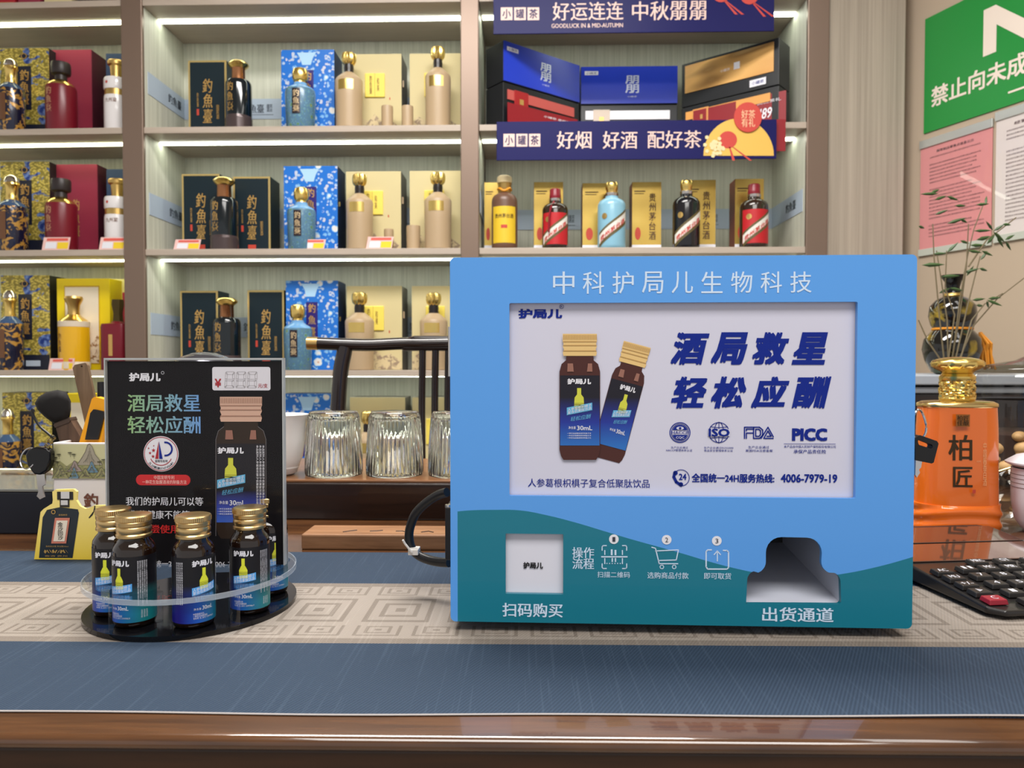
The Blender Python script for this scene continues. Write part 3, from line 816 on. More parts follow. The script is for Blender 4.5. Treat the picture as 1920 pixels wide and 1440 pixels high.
zT, zM = zat(943, 70, 2.5), zat(943, 148, 2.5)
zM2 = zM-.004
tea_box('tea_gift_box', 'blue fronted gift box angled at the left, top of its stack', (944, 70), (1087, 121), 2.515, 2.735, zT, zM, 'blue', None)
tea_box('tea_gift_box', 'black gift box with rose label under the angled blue box', (944, 70), (1087, 121), 2.515, 2.735, zM-.0005, SH[1], 'red', None)
tea_box('tea_gift_box', 'blue fronted gift box facing straight ahead in the centre', (1089, 121), (1271, 121), 2.738, 2.738, zT-.003, zM-.004, 'blue', None)
tea_box('tea_gift_box', 'black gift box with white strip under the centre blue box', (1089, 121), (1271, 121), 2.738, 2.738, zM-.0045, SH[1], 'white', None).e
tea_box('tea_gift_box', 'black gift box with golden dune picture angled at the right', (1278, 121), (1461, 73), 2.735, 2.515, zT, zM-.02, 'gold', None)
tea_box('tea_gift_box', 'black gift box with orange strip under the dune picture box', (1278, 121), (1461, 73), 2.735, 2.515, zM-.0205, SH[1], 'orange', None)
REDCARD = M('red_price_card', C(140, 26, 36), .4)
def red_card(label, pl, pr, Yl, Yr, ztop, txt):
    a = atY(pl[0], pl[1], Yl); b = atY(pr[0], pr[1], Yr); d = Vector((b.x-a.x, b.y-a.y)); L = d.length
    t = T('price_card', label, 'price card', (a.x, a.y, SH[1]), math.atan2(d.y, d.x), 'red cards in front of the tea gift boxes')
    h = ztop-SH[1]
    B(REDCARD).box(0, L, 0, .002, 0, h).obj('card', t.e, False)
    b = B(WHITE)
    b.text('小罐茶 高档茶礼', (L*.5, h*.72, L*.95, h*.82), -.0006)
    if txt: b.text(txt, (L*.70, h*.25, L*.86, h*.58), -.0006, .02, .2)
    b.obj('lettering', t.e, False)
red_card('dark red card below the rose label box', (952, 200), (1083, 205), 2.507, 2.69, SH[1]+.075, '')
red_card('dark red card below the white strip box', (1100, 200), (1268, 205), 2.71, 2.71, SH[1]+.055, '')
red_card('dark red card with the price 489 at the right', (1300, 200), (1474, 170), 2.70, 2.503, SH[1]+.105, '489')
# ---- banners on the shelf edges
NAVYB = M('banner_navy', C(26, 26, 84), .38, spec=.15)
PINKINK = M('pale_pink_ink', C(226, 196, 186), .5)
LANT = M('lantern_red', C(196, 66, 56), .5)
def banner(label, x0, x1, ytop, ybot, Y, line_, lx, art):
    xa, xb = ext(x0, x1, (ytop+ybot)/2, Y)
    zb = zat((x0+x1)/2, ybot, Y); zt = zat((x0+x1)/2, ytop, Y)
    t = T('shelf_banner', label, 'banner', ((xa+xb)/2, Y, zb))
    w = (xb-xa)/2; h = zt-zb
    B(NAVYB).box(-w, w, 0, .006, 0, h).obj('board', t.e, False, .001)
    for (s, r) in line_: B(PINKINK).text(s, t.R(*r), -.0008, .012).obj('lettering', t.e, False)
    sq = B(PINKINK)
    for i, ch in enumerate('小罐茶'):
        r = t.R(lx[0]+i*(lx[2]), lx[1], lx[0]+i*lx[2]+lx[2]-3, lx[1]+lx[3])
        sq.mat(PINKINK).rect(*r, -.0008)
        k = (r[2]-r[0])*.14
        sq.mat(NAVYB).text(ch, (r[0]+k, r[1]+k, r[2]-k, r[3]-k), -.0014, .02)
    sq.obj('logo_tiles', t.e, False)
    return t
def lantern(b, t, cx, cy, r, y, tas):
    P = lambda x, z: t.px(x, z, y)
    b.mat(LANT).flatpoly([P(cx+r*math.cos(a), cy-r*.95*math.sin(a)) for a in [k*2*math.pi/24 for k in range(24)]], y)
    for dx in tas:
        b.flatpoly([P(cx+dx*.2, cy+r*.8), P(cx+dx*.2+r*.16, cy+r*.8), P(cx+dx+r*.32, cy+r*2.3), P(cx+dx, cy+r*2.3)][::-1], y)
b1 = banner('navy banner with festival greeting hanging from the upper shelf of the right cabinet', 925, 1452, -60, 61, 2.46,
            [('好运连连', (1036, 4, 1169, 38)), ('中秋朤朤', (1185, 2, 1324, 38)), ('GOODLUCK IN & MID-AUTUMN', (1034, 44, 1168, 52))], (939, 14, 25, 24), 0)
b = B(LANT)
lantern(b, b1, 1352, -12, 17, -.001, (26, 38)); lantern(b, b1, 1405, -8, 17, -.001, (26, 42)); b.obj('lantern_print', b1.e, False)
b2 = banner('navy banner about good tea with yellow fan along the lower shelf', 931, 1456, 226, 299, 2.455,
            [('好烟', (1044, 246, 1109, 279)), ('好酒', (1130, 246, 1195, 279)), ('配好茶', (1214, 245, 1315, 278))], (944, 251, 24, 24), 0)
fan = B(M('fan_yellow', C(222, 180, 84), .45))
fan.flatpoly([b2.px(1385+66*math.cos(a), 292-70*math.sin(a), -.001) for a in [math.pi*k/24 for k in range(25)]], -.001)
lantern(fan, b2, 1365, 262, 17, -.0016, (8, 40)); fan.mat(M('fan_cream', C(226, 210, 160), .5))
for k in range(26):
    x, y_ = random.gauss(1344, 11), random.gauss(275, 10)
    fan.flatpoly([b2.px(x+4*math.cos(a), y_+4*math.sin(a), -.0022) for a in (0, 1.2, 2.5, 3.8, 5)][::-1], -.0022-.00004*k)
fan.obj('fan_print', b2.e, False)
lt = B(LANT).prism([b2.px(1402+26*math.cos(a), 220-28*math.sin(a), -.004) for a in [k*2*math.pi/28 for k in range(28)]], -.006, -.002)
lt.mat(M('cream_ink', C(236, 190, 150), .5)).text('好茶\n有礼', b2.R(1390, 206, 1416, 238, -.0066), -.0066, .01).obj('lantern_tag', b2.e, False)
t = T('shelf_board', 'plain dark red board behind the right end of the lower navy banner', 'board', (xat(1440, 2.475), 2.470, zat(1440, 284, 2.475)))
B(REDCARD).box(-.05, xat(1468, 2.475)-xat(1440, 2.475), 0, .005, 0, zat(1440, 225, 2.475)-zat(1440, 284, 2.475)).obj('board', t.e, False)

# ================================================================== RIGHT WALL: sign and notices
def wall_px(px, py, off=0.):
    """pixel -> (distance along the right wall, height) at off metres in front of it"""
    d = ray(px, py); o = CAM
    n = WN; p0 = Vector((WX, WY, 0))-WN*off
    k = (p0-o).dot(n)/d.dot(n); p = o+d*k
    return (p-p0).dot(WD), p.z
WRZ = math.atan2(WD.y, WD.x)
def wall_thing(name, label, cat, d, z, off, group=None):
    p = Vector((WX, WY, z))+WD*d-WN*off
    return T(name, label, cat, p, WRZ, group)
d0, zt = wall_px(1735, 48, .004); _, zb = wall_px(1729, 252, .004)
SGN = M('sign_green', C(38, 140, 62), .35)
PINKW = M('sign_white', C(236, 222, 208), .5)
t = wall_thing('wall_sign', 'green no sales to minors sign with big white N on the right wall', 'sign', d0, zb, .003)
h = zt-zb+.02
B(SGN).box(0, .95, -.002, .003, 0, h).obj('sign_board', t.e, False)
b = B(PINKW)
xn, zn = t.px(1843, 108, -.003); xn2 = t.px(1930, 90, -.003)[0]
zn2 = t.px(1858, 12, -.003)[1]
b.text('NO', (xn, zn, xn+(t.px(1950, 60, -.003)[0]-xn)*2.2, zn2), -.003, .055)
x0, z0 = t.px(1746, 205, -.003); x1, _ = t.px(1924, 150, -.003)
zc = t.px(1746, 165, -.003)[1]
n5 = (x1-x0)/5
b.text('禁止向未成年人售烟', (x0, z0+.004, x0+n5*9.1, zc+.0), -.003, .03)
xl, zl = t.px(1890, 176, -.003)
b.rect(xl, zl, xl+.36, zl+.006, -.003)
b.obj('lettering', t.e, False)
def notice(label, xa, ytop, xb, ybot, mat, head, sleeve=True):
    d0, zt = wall_px(xa, ytop, .004); d1, _ = wall_px(xb, ytop-40, .004)
    _, zb = wall_px(xa, ybot, .004)
    t = wall_thing('wall_notice', label, 'notice', d0, zb, .004)
    w, h = d1-d0, zt-zb
    B(mat).box(0, w, -.001, .001, .0, h).obj('sheet', t.e, False)
    B(M('aluminium', C(206, 210, 206), .3, .6)).box(-.002, w+.002, -.006, .002, h-.022, h+.004).obj('top_rail', t.e, False, .001)
    B(M('pale_rail', C(186, 190, 178), .4)).box(-.002, w+.002, -.005, .002, -.012, .010).obj('bottom_rail', t.e, False, .001)
    b = B(M('grey_ink', C(96, 74, 78), .6))
    b.text(head, (w*.24, h*.87, w*.76, h*.895), -.0016, .02)
    random.seed(len(label))
    row = .83; body = '根据国家有关法律法规规定经营者应当在显著位置设置标志不得向未成年人出售烟酒对难以判明是否成年的应当要求出示身份证件'
    while row > .1:
        if random.random() < .8:
            k = random.randint(0, 20); n = random.choice((22, 26, 28, 24))
            b.text((body+body)[k:k+n], (w*.14, h*row, w*(.14+.028*n*.98), h*(row+.014)), -.0016)
        row -= .032
    b.obj('printed_text', t.e, False)
    if sleeve:
        B(thin_glass('plastic_sleeve', (1, 1, 1, 1), 1.35, .02)).box(0, w, -.0035, -.003, .0, h-.02).obj('clear_sleeve', t.e, False)
    return t
notice('pink printed notice in a clear sleeve on the right wall', 1727, 268, 1862, 474, M('pink_sheet', C(214, 142, 142), .6), '烟草制品零售点信息公示')
notice('white printed notice beside the pink one on the right wall', 1869, 214, 2020, 448, M('white_sheet', C(216, 206, 202), .6), '经营者告知书')

# ================================================================== SIDE CABINET, VASE, PLANT (far right)
LY = 1.62
lz = zat(1780, 703, LY)
t = T('side_cabinet', 'low side cabinet with pale grey top edge behind the orange bottle', 'cabinet', (.98, LY, 0))
B(M('grey_laminate', C(164, 170, 178), .35)).box(-.35, .42, 0, .38, lz-.022, lz).box(-.35, .42, .012, .38, lz-.04, lz-.026).obj('cabinet_top', t.e, False, .003)
B(DKWOOD).box(-.34, .41, .02, .37, 0, lz-.04).obj('cabinet_body', t.e, False, .002)
for k in (-1, 1): B(CHROME).box(.035+k*.05-.004, .035+k*.05+.004, .005, .02, lz-.28, lz-.12).obj('door_handle', t.e, False, .001)

VY = 1.84
p = atY(1786, 600, VY); vz = lz
t = T('gourd_vase', 'black gourd shaped vase with gold blotches and orange tassel', 'vase', (p.x, VY, vz))
def vr(px_): return px_*VY/FPX
def vzz(py): return zat(1786, py, VY)-vz
VASE = noise_two('black_gold_lacquer', C(16, 15, 13), C(150, 126, 40), 14, .60, .05, .08, .1, .6, .8)
prof = [(vr(22), 0), (vr(34), .004), (vr(45), vzz(676)), (vr(50), vzz(655)), (vr(47), vzz(636)), (vr(36), vzz(622)), (vr(31), vzz(617)), (vr(36), vzz(609)), (vr(40), vzz(592)), (vr(38), vzz(574)), (vr(28), vzz(562)), (vr(17), vzz(556))]
B(VASE).lathe(prof, 40).obj('vase_body', t.e, True, angle=60)
B(GOLDM).lathe([(vr(16), vzz(556.5)), (vr(17), vzz(555)), (vr(15), vzz(551)), (vr(14), vzz(550))], 32).obj('neck_band', t.e)
B(BLACKG).lathe([(vr(14), vzz(550.5)), (vr(11), vzz(540)), (vr(14), vzz(528)), (vr(20), vzz(519)), (vr(20), vzz(516)), (vr(14), vzz(520)), (vr(8), vzz(535))], 32, cap=False).obj('vase_mouth', t.e)
B(M('orange_cord', C(216, 140, 40), .6)).lathe([(vr(32), vzz(620)), (vr(34.5), vzz(618)), (vr(34.5), vzz(616)), (vr(32), vzz(614))], 32).obj('cord', t.e)
tb = B(M('orange_cord', None))
for k in range(16):
    a = k/15
    tb.tube([(vr(40)+.004*a, -.02, vzz(624)), (vr(46)+.018*a, -.024+.01*math.sin(k), vzz(645)), (vr(46)+.026*a, -.02+.012*math.sin(k*1.7), vzz(688+5*math.sin(k)))], .0026, 5)
tb.obj('tassel', t.e)
# bamboo sprigs in a small pot standing in front of the vase
PY = 1.70
p = atY(1778, 690, PY)
t = T('bamboo_plant', 'sparse bamboo sprigs rising in front of the gourd vase', 'plant', (p.x, PY, lz))
B(M('pot_green', C(52, 60, 44), .4)).lathe([(.022, 0), (.03, .004), (.033, .03), (.03, .034), (.026, .03), (0, .028)], 28).obj('pot', t.e)
stem = M('stem_olive', C(104, 92, 66), .6); leafm = M('leaf_green', C(58, 84, 42), .5)
def P3(px, py, dy=0.):
    q = t.px(px, py, dy); return (q[0], dy, q[1])
stems = [[(1772, 690), (1762, 600), (1751, 480), (1749, 420)], [(1778, 690), (1776, 600), (1764, 520), (1756, 470)], [(1784, 690), (1800, 560), (1814, 480), (1826, 430), (1845, 380)],
         [(1782, 690), (1798, 600), (1812, 500), (1816, 420)], [(1788, 690), (1815, 570), (1830, 510), (1838, 480)], [(1792, 690), (1826, 610), (1870, 560), (1922, 520)], [(1776, 690), (1790, 590), (1772, 540), (1775, 470)],
         [(1774, 690), (1740, 640), (1722, 600)], [(1796, 690), (1822, 600), (1846, 570), (1880, 550)], [(1816, 500), (1850, 450), (1905, 408)]]
random.seed(5)
for k, s in enumerate(stems):
    dys = [-.004*k+.012*i for i in range(len(s))]
    B(stem).tube([P3(x, y, dy*.6) for (x, y), dy in zip(s, dys)], [.0018, .0016, .0013, .0011, .001][:len(s)], 6).obj('stem', t.e)
leaves = [(1760, 363, 1725, 364), (1745, 362, 1762, 355), (1752, 375, 1775, 367), (1775, 368, 1798, 376), (1790, 386, 1812, 386), (1752, 403, 1778, 393), (1775, 420, 1812, 408), (1800, 410, 1814, 418), (1830, 384, 1855, 382), (1848, 384, 1850, 367),
          (1825, 433, 1860, 432), (1862, 432, 1848, 414), (1862, 434, 1884, 420), (1862, 434, 1885, 455), (1880, 420, 1896, 422), (1830, 450, 1862, 443), (1850, 458, 1866, 440), (1884, 450, 1903, 440), (1885, 452, 1896, 470), (1868, 440, 1882, 465), (1800, 451, 1818, 457), (1775, 474, 1798, 453), (1750, 476, 1775, 475), (1818, 460, 1850, 460),
          (1815, 470, 1842, 474), (1840, 470, 1862, 480), (1838, 488, 1852, 470), (1764, 519, 1800, 517), (1805, 512, 1838, 503), (1812, 518, 1826, 498), (1760, 550, 1782, 540), (1780, 540, 1806, 545), (1822, 563, 1848, 560), (1850, 562, 1880, 574), (1850, 564, 1854, 578), (1852, 560, 1878, 558), (1830, 572, 1845, 574), (1728, 497, 1772, 496), (1722, 424, 1734, 428), (1836, 503, 1852, 508)]
for (x0, y0, x1, y1) in leaves:
    dy = random.uniform(-.03, .03)
    a = Vector(P3(x0, y0, dy)); c = Vector(P3(x1, y1, dy+random.uniform(-.015, .015))); d = c-a
    n = Vector((-d.z, 0, d.x)).normalized()*max(.0035, d.length*.10); o = Vector((0, -.002, 0))
    B(leafm).add([a, a+d*.35+n, a+d*.7+n*.7, c, a+d*.7-n*.7, a+d*.35-n, a+d*.4+o*2], [(0, 1, 6), (1, 2, 6), (2, 3, 6), (3, 4, 6), (4, 5, 6), (5, 0, 6)][::1]).obj('leaf', t.e)

# ================================================================== TABLE AND RUNNER
tabw = wood('table_rosewood', C(92, 58, 31), C(54, 31, 16), 'x', 1.1, .16, 1.)
YE = atZ(960, 1386, TZ).y
t = T('table', 'glossy reddish brown wooden table in the foreground', 'table', (.05, YE, 0), R(.5))
top = [(.0015, TZ-.008), (0, TZ-.0065), (0, TZ-.004), (.0015, TZ-.0015), (.004, TZ), (1.08, TZ), (1.08, TZ-.008)]
b = B(tabw); n = len(top)
vs = [(x, y, z) for x in (-1.3, 1.2) for y, z in top]
b.add(vs, [tuple(range(n)), tuple(range(2*n-1, n-1, -1))]+[(i, i+n, (i+1) % n+n, (i+1) % n) for i in range(n)])
b.obj('tabletop', t.e, True, angle=50)
shadew = wood('table_wood_shaded', C(58, 33, 15), C(36, 19, 8), 'x', .8, .38, .1)  # table wood in darker tones, shade of the front face painted in
B(shadew).box(-1.3, 1.2, .003, 1.077, TZ-.034, TZ-.008).obj('shaded_edge', t.e, False, .002)  # lower part of the tabletop edge, darkened to look shaded
B(shadew).box(-1.24, 1.14, .012, .035, TZ-.17, TZ-.034).obj('apron', t.e, False, .002)
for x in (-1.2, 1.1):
    for y in (.08, 1.02): B(shadew).box(x-.035, x+.035, y-.03, y+.03, 0, TZ-.034).obj('leg', t.e, False, .004)

ya, yb_, yc, yd = (atZ(960, k, TZ).y for k in (1342, 1211, 1098, 1039))
def weave(name, c1, c2, c3, key=False):
    m = M(name, c1, .7, spec=.2); q = NT(m)
    co = q.coord((1, 1, 1)); X, Y_, Z_ = q.sep(co)
    wx = q.math('SINE', q.math('MULTIPLY', q.math('ADD', X, q.math('MULTIPLY', Y_, .55)), 2*math.pi/.0026))
    wy = q.math('SINE', q.math('MULTIPLY', Y_, 2*math.pi/.0024))
    f = q.math('ADD', q.math('MULTIPLY', q.math('MULTIPLY', wx, wy), .5), .5)
    base = q.mix(f, c1, c2)
    n = q.noise(q.coord((3, 90, 1)), 12, 3, .6)
    n2 = q.noise(q.coord((420, 6, 1)), 1, 2, .6)
    base = q.mix(q.math('MULTIPLY', q.math('GREATER_THAN', n2, .60), .22), base, c3)
    base = q.mix(q.math('MULTIPLY', n, .3), base, c2)
    h = f
    if key:
        # square spirals: large motifs in the middle row, small ones along both edges
        def cells(sz, oy):
            u = q.math('SUBTRACT', q.math('FRACT', q.math('DIVIDE', X, sz[0])), .5)
            w = q.math('SUBTRACT', q.math('FRACT', q.math('DIVIDE', q.math('SUBTRACT', Y_, oy), sz[1])), .5)
            d = q.math('MAXIMUM', q.math('ABSOLUTE', u), q.math('ABSOLUTE', w))
            return q.math('GREATER_THAN', q.math('FRACT', q.math('MULTIPLY', d, 6.0)), .36)
        W_ = yc-yb_
        big = cells((.070, W_*.5), yb_+W_*.25); small = cells((.046, W_*.22), yb_+.012)
        mid = q.math('MULTIPLY', q.math('GREATER_THAN', Y_, yb_+W_*.25), q.math('LESS_THAN', Y_, yb_+W_*.75))
        k = q.math('ADD', q.math('MULTIPLY', mid, big), q.math('MULTIPLY', q.math('SUBTRACT', 1, mid), small))
        edge = q.math('MULTIPLY', q.math('GREATER_THAN', Y_, yb_+.010), q.math('LESS_THAN', Y_, yc-.010))
        k = q.math('MULTIPLY', k, edge)
        base = q.mix(q.math('MULTIPLY', k, .25), base, c3)
        stripe = q.math('GREATER_THAN', wy, .2)
        base = q.mix(q.math('MULTIPLY', q.math('SUBTRACT', 1, k), q.math('ADD', .22, q.math('MULTIPLY', stripe, .2))), base, C(88, 78, 70))
    q.color(base); q.bump(h, .5, .0006)
    return m
BLUEW = weave('blue_weave', C(26, 37, 51), C(57, 72, 91), C(76, 91, 108))
BEIGEW = weave('beige_weave', C(146, 136, 126), C(120, 110, 101), C(176, 167, 157), True)
t = T('table_runner', 'woven table runner with blue borders and beige key pattern centre', 'table runner', (0, 0, TZ), R(.5))
def band(name, y0, y1, mat, wavy=0):
    n = 120; vs = []; fs = []
    for i in range(n+1):
        x = -1.15+2.3*i/n
        e = (.0012*math.sin(x*9)+.0009*math.sin(x*23+1)) if wavy else 0
        lift = (.0012*max(0, math.sin(x*7-.6))**3) if wavy else 0
        vs += [(x, y0+e, .0001), (x, y0+e, .0012+lift), (x, y0+e+.02, .0014), (x, y1, .0014), (x, y1, .0001)]
    for i in range(n):
        for k in range(4): fs.append((5*i+k, 5*i+5+k, 5*i+6+k, 5*i+1+k))
    return B(mat).add(vs, fs).obj(name, t.e, False)
band('blue_band', ya, yb_-.0004, BLUEW, 1); band('blue_band', yc+.0004, yd, BLUEW); band('beige_band', yb_, yc, BEIGEW)
B(M('edge_thread', C(176, 170, 168), .7)).tube([(-1.15+2.3*i/240, ya-.0006+.0012*math.sin((-1.15+2.3*i/240)*9)+.0009*math.sin((-1.15+2.3*i/240)*23+1), .001+.0012*max(0, math.sin((-1.15+2.3*i/240)*7-.6))**3) for i in range(241)], .0006, 5).obj('edge_hem', t.e)
MZ = TZ+.0015     # top of the runner

# ================================================================== VENDING MACHINE
fz = MZ+.008
pl_ = atZ(845, 1165, fz); pr_ = atZ(1710, 1179, fz)
mrz = math.atan2(pr_.y-pl_.y, pr_.x-pl_.x); MW = (Vector((pr_.x, pr_.y))-Vector((pl_.x, pl_.y))).length
t = T('vending_machine', 'blue and teal tabletop vending machine with white screen', 'vending machine', (pl_.x, pl_.y, MZ), mrz)
VM = t
MH0, MH1 = .008, t.px(1280, 480, 0)[1]
blue = M('machine_blue', C(88, 158, 234), .35, coat=.15)
# printed front: teal wave
front = M('machine_front_print', C(88, 156, 226), .32, coat=.15); q = NT(front)
co = q.coord(); X, Y_, Z_ = q.sep(co)
wave_px = [(858, 959), (880, 957), (925, 956), (975, 957), (1025, 966), (1080, 980), (1130, 995), (1180, 1010), (1230, 1024), (1280, 1038), (1330, 1053), (1380, 1066), (1430, 1076), (1480, 1082), (1530, 1082), (1580, 1076), (1640, 1064), (1709, 1045)]
fc = q.n('ShaderNodeFloatCurve'); cv = fc.mapping.curves[0]
pts = [(VM.px(a, c_)[0]/MW, VM.px(a, c_)[1]/.15) for a, c_ in wave_px]
pts = [(min(max(a, 0), 1), c_) for a, c_ in pts]
while len(cv.points) < len(pts): cv.points.new(.5, .5)
for i, (a, c_) in enumerate(sorted(pts)): cv.points[i].location = (a, c_)
fc.mapping.update()
q.l(q.math('DIVIDE', X, MW), fc.inputs['Value'])
below = q.math('LESS_THAN', Z_, q.math('MULTIPLY', fc.outputs[0], .15))
inx = q.math('GREATER_THAN', X, VM.px(858, 1050)[0])
q.color(q.mix(q.math('MULTIPLY', below, inx), C(88, 158, 234), C(18, 118, 140)))
scr = VM.R(955, 567, 1606, 932); qr = VM.R(948, 1001, 1056, 1114)
def PX(l): return [VM.px(a, c_) for a, c_ in l]
def arc(cx, cy, r, a0, a1, n=6): return [(cx+r*math.cos(R(a0+(a1-a0)*i/n)), cy-r*math.sin(R(a0+(a1-a0)*i/n))) for i in range(n+1)]
hole = PX([(1399, 1132)]+arc(1419, 1088, 18, 180, 110)+arc(1414, 1053, 22, -70, 0)+arc(1465, 1036, 29, 180, 90)+arc(1512, 1037, 29, 90, 0)+arc(1562, 1053, 22, 180, 250)+arc(1558, 1091, 18, 70, 0)+[(1577, 1126)]+arc(1571, 1127, 6, 0, -90))
FT = .004
outer = rrect(0, MH0, MW, MH1, .004)
B(front).plate([outer, rrect(*scr, .0012), rrect(*qr, .0006), hole], 0, FT).obj('front_panel', t.e, True, .0012, 3)
D = .20
bd = B(blue)
bd.box(0.0005, .003, FT, D, MH0, MH1-.0005); bd.box(MW-.003, MW-.0005, FT, D, MH0, MH1-.0005)
bd.box(.003, MW-.003, FT, D, MH1-.003, MH1-.0005); bd.box(.003, MW-.003, FT, D, MH0, MH0+.002); bd.box(.003, MW-.003, D-.003, D, MH0, MH1-.003)
bd.obj('cabinet_shell', t.e, False, .0015)
for x in (.03, MW-.03):
    for y in (.045, D-.03): B(BLACK).lathe([(.011, 0), (.012, .002), (.012, .008)], 20, (x, y, 0)).obj('rubber_foot', t.e)
# light box screen
SCR = M('screen_white', C(208, 208, 226), .35)
q = NT(SCR)
s_ = B(SCR).box(scr[0]-.004, scr[2]+.004, FT+.001, FT+.004, scr[1]-.004, scr[3]+.004).obj('screen', t.e, False)
ys = FT+.0006
def sR(*a): return VM.R(*a, ys)
def sP(l): return [VM.px(a, c_, ys) for a, c_ in l]
b = B(NAVYINK)
def italicline(b, s, xs, y0, y1, w, bold=.062):
    for ch, x in zip(s, xs):
        k = 7
        b.skewtext(ch, VM.px(x-k, y1, ys), VM.px(x+w-k, y1, ys), VM.px(x+k, y0, ys), ys, bold)
italicline(b, '酒局救星', (1262, 1338, 1414, 1490), 623, 684, 62)
italicline(b, '轻松应酬', (1262, 1336, 1414, 1490), 706, 766, 62)
b.obj('slogan_lettering', s_, False)
b = B(NAVYINK)
b.text('护局儿', sR(972, 579, 1054, 597), ys, .06)
b.text('R', sR(1051, 573, 1055, 577), ys); ringpoly(b, *VM.px(1053, 575, ys), .0017, .0003, ys, 20)
b.obj('brand_lettering', s_, False)
B(NAVYINK).text('人参葛根枳椇子复合低聚肽饮品', sR(990, 898, 1218, 914), ys, .004).obj('product_caption', s_, False)
# certificate marks
b = B(NAVYINK)
c = VM.px(1275, 811, ys); rr = 19*.59/FPX
ringpoly(b, *c, rr, rr*.09, ys); ringpoly(b, *c, rr*.84, rr*.06, ys)
b.flatpoly([(c[0]+rr*.74*math.cos(a), c[1]+rr*.74*math.sin(a)) for a in [R(18+k*6) for k in range(25)]], ys)
b.flatpoly([(c[0]+rr*.74*math.cos(a), c[1]+rr*.74*math.sin(a)) for a in [R(198+k*6) for k in range(25)]], ys)
b.mat(SCR); b.flatpoly([(c[0]+rr*.36*math.cos(a), c[1]+rr*.42+rr*.16*math.sin(a)) for a in [k*.3927 for k in range(16)]], ys-.0003)
b.mat(NAVYINK); b.flatpoly(circ(c[0], c[1]+rr*.42, rr*.12, 12), ys-.0006)
b.text('HACCP', (c[0]-rr*.8, c[1]-rr*.17, c[0]+rr*.8, c[1]+rr*.15), ys-.0003, .01)
b.mat(SCR); b.text('CQC', (c[0]-rr*.4, c[1]-rr*.62, c[0]+rr*.4, c[1]-rr*.36), ys-.0006, .02); b.mat(NAVYINK)
c = VM.px(1348, 811, ys)
ringpoly(b, *c, rr, rr*.07, ys)
for k in (.45, ): 
    pts2 = [(c[0]+rr*k*math.sin(a), c[1]+rr*math.cos(a)) for a in [i*math.pi/12 for i in range(25)]]; b.line(pts2, rr*.06, ys)
b.line([(c[0], c[1]-rr), (c[0], c[1]+rr)], rr*.06, ys)
for k in (-.55, .55): b.line([(c[0]-rr*.83, c[1]+rr*k), (c[0], c[1]+rr*k*.86), (c[0]+rr*.83, c[1]+rr*k)], rr*.06, ys)
b.mat(SCR).rect(c[0]-rr*1.05, c[1]-rr*.34, c[0]+rr*1.05, c[1]+rr*.34, ys-.0003)
b.mat(NAVYINK).text('ISO', (c[0]-rr, c[1]-rr*.38, c[0]+rr, c[1]+rr*.38), ys-.0006, .045)
lw = .0009
fp = lambda l, cl=False: b.line([VM.px(x, y, ys) for x, y in l], lw, ys, cl)
fp([(1396, 822), (1396, 801), (1414, 801)]); fp([(1399.5, 822), (1399.5, 812), (1412, 812)]); fp([(1399.5, 808), (1399.5, 804.5), (1414, 804.5)])
fp([(1413, 822), (1413, 801), (1424, 801), (1430, 806), (1430, 816), (1424, 822)], True); fp([(1417, 818), (1417, 805), (1423, 805), (1426, 808), (1426, 815), (1423, 818)], True)
fp([(1427, 822), (1440, 801), (1450, 819)]); fp([(1432, 822), (1440, 808), (1446, 818), (1438, 818)]); fp([(1434, 822), (1450, 822)])
b.text('PICC', sR(1485, 803, 1551, 827), ys, .07)
b.rect(*sR(1470, 832, 1567, 832.8), ys)
for s, r in (('生产企业通过', (1258, 837, 1290, 841)), ('HACCP管理体系认证', (1249, 842, 1298, 846.5)), ('生产企业通过ISO22000', (1320, 837.5, 1375, 841.5)), ('食品安全管理体系认证', (1320, 842.5, 1374, 847)), ('生产企业通过', (1403, 836, 1442, 841)), ('美国FDA注册备案', (1398, 842.5, 1449, 847.5)),
             ('本产品由中国人民财产保险股份有限公司', (1470, 835, 1567, 840)), ('承保产品责任险', (1488, 843, 1549, 850.5))):
    b.text(s, sR(*r), ys, .012 if r[0] > 1480 else .004)
b.obj('certificate_marks', s_, False)
b = B(NAVYINK)
c = VM.px(1277, 896, ys); rr = 15.5*.59/FPX
ringpoly(b, *c, rr, rr*.08, ys, 30, -100, 150)
b.line([(c[0]-rr*.75, c[1]+rr*.62), (c[0]-rr*.85, c[1]+rr*.1), (c[0]-rr*.55, c[1]-rr*.5), (c[0]+rr*.05, c[1]-rr*.9)], rr*.34, ys)
b.flatpoly(circ(c[0]-rr*.66, c[1]+rr*.58, rr*.27, 14), ys); b.flatpoly(circ(c[0]-rr*.02, c[1]-rr*.78, rr*.27, 14), ys)
b.text('24', sR(1273, 888, 1287, 900), ys, .03)
b.text('全国统一24H服务热线:', sR(1297, 888, 1452, 905), ys, .04)
b.text('4006-7979-19', sR(1464, 889, 1570, 905), ys, .04)
b.obj('hotline_lettering', s_, False)
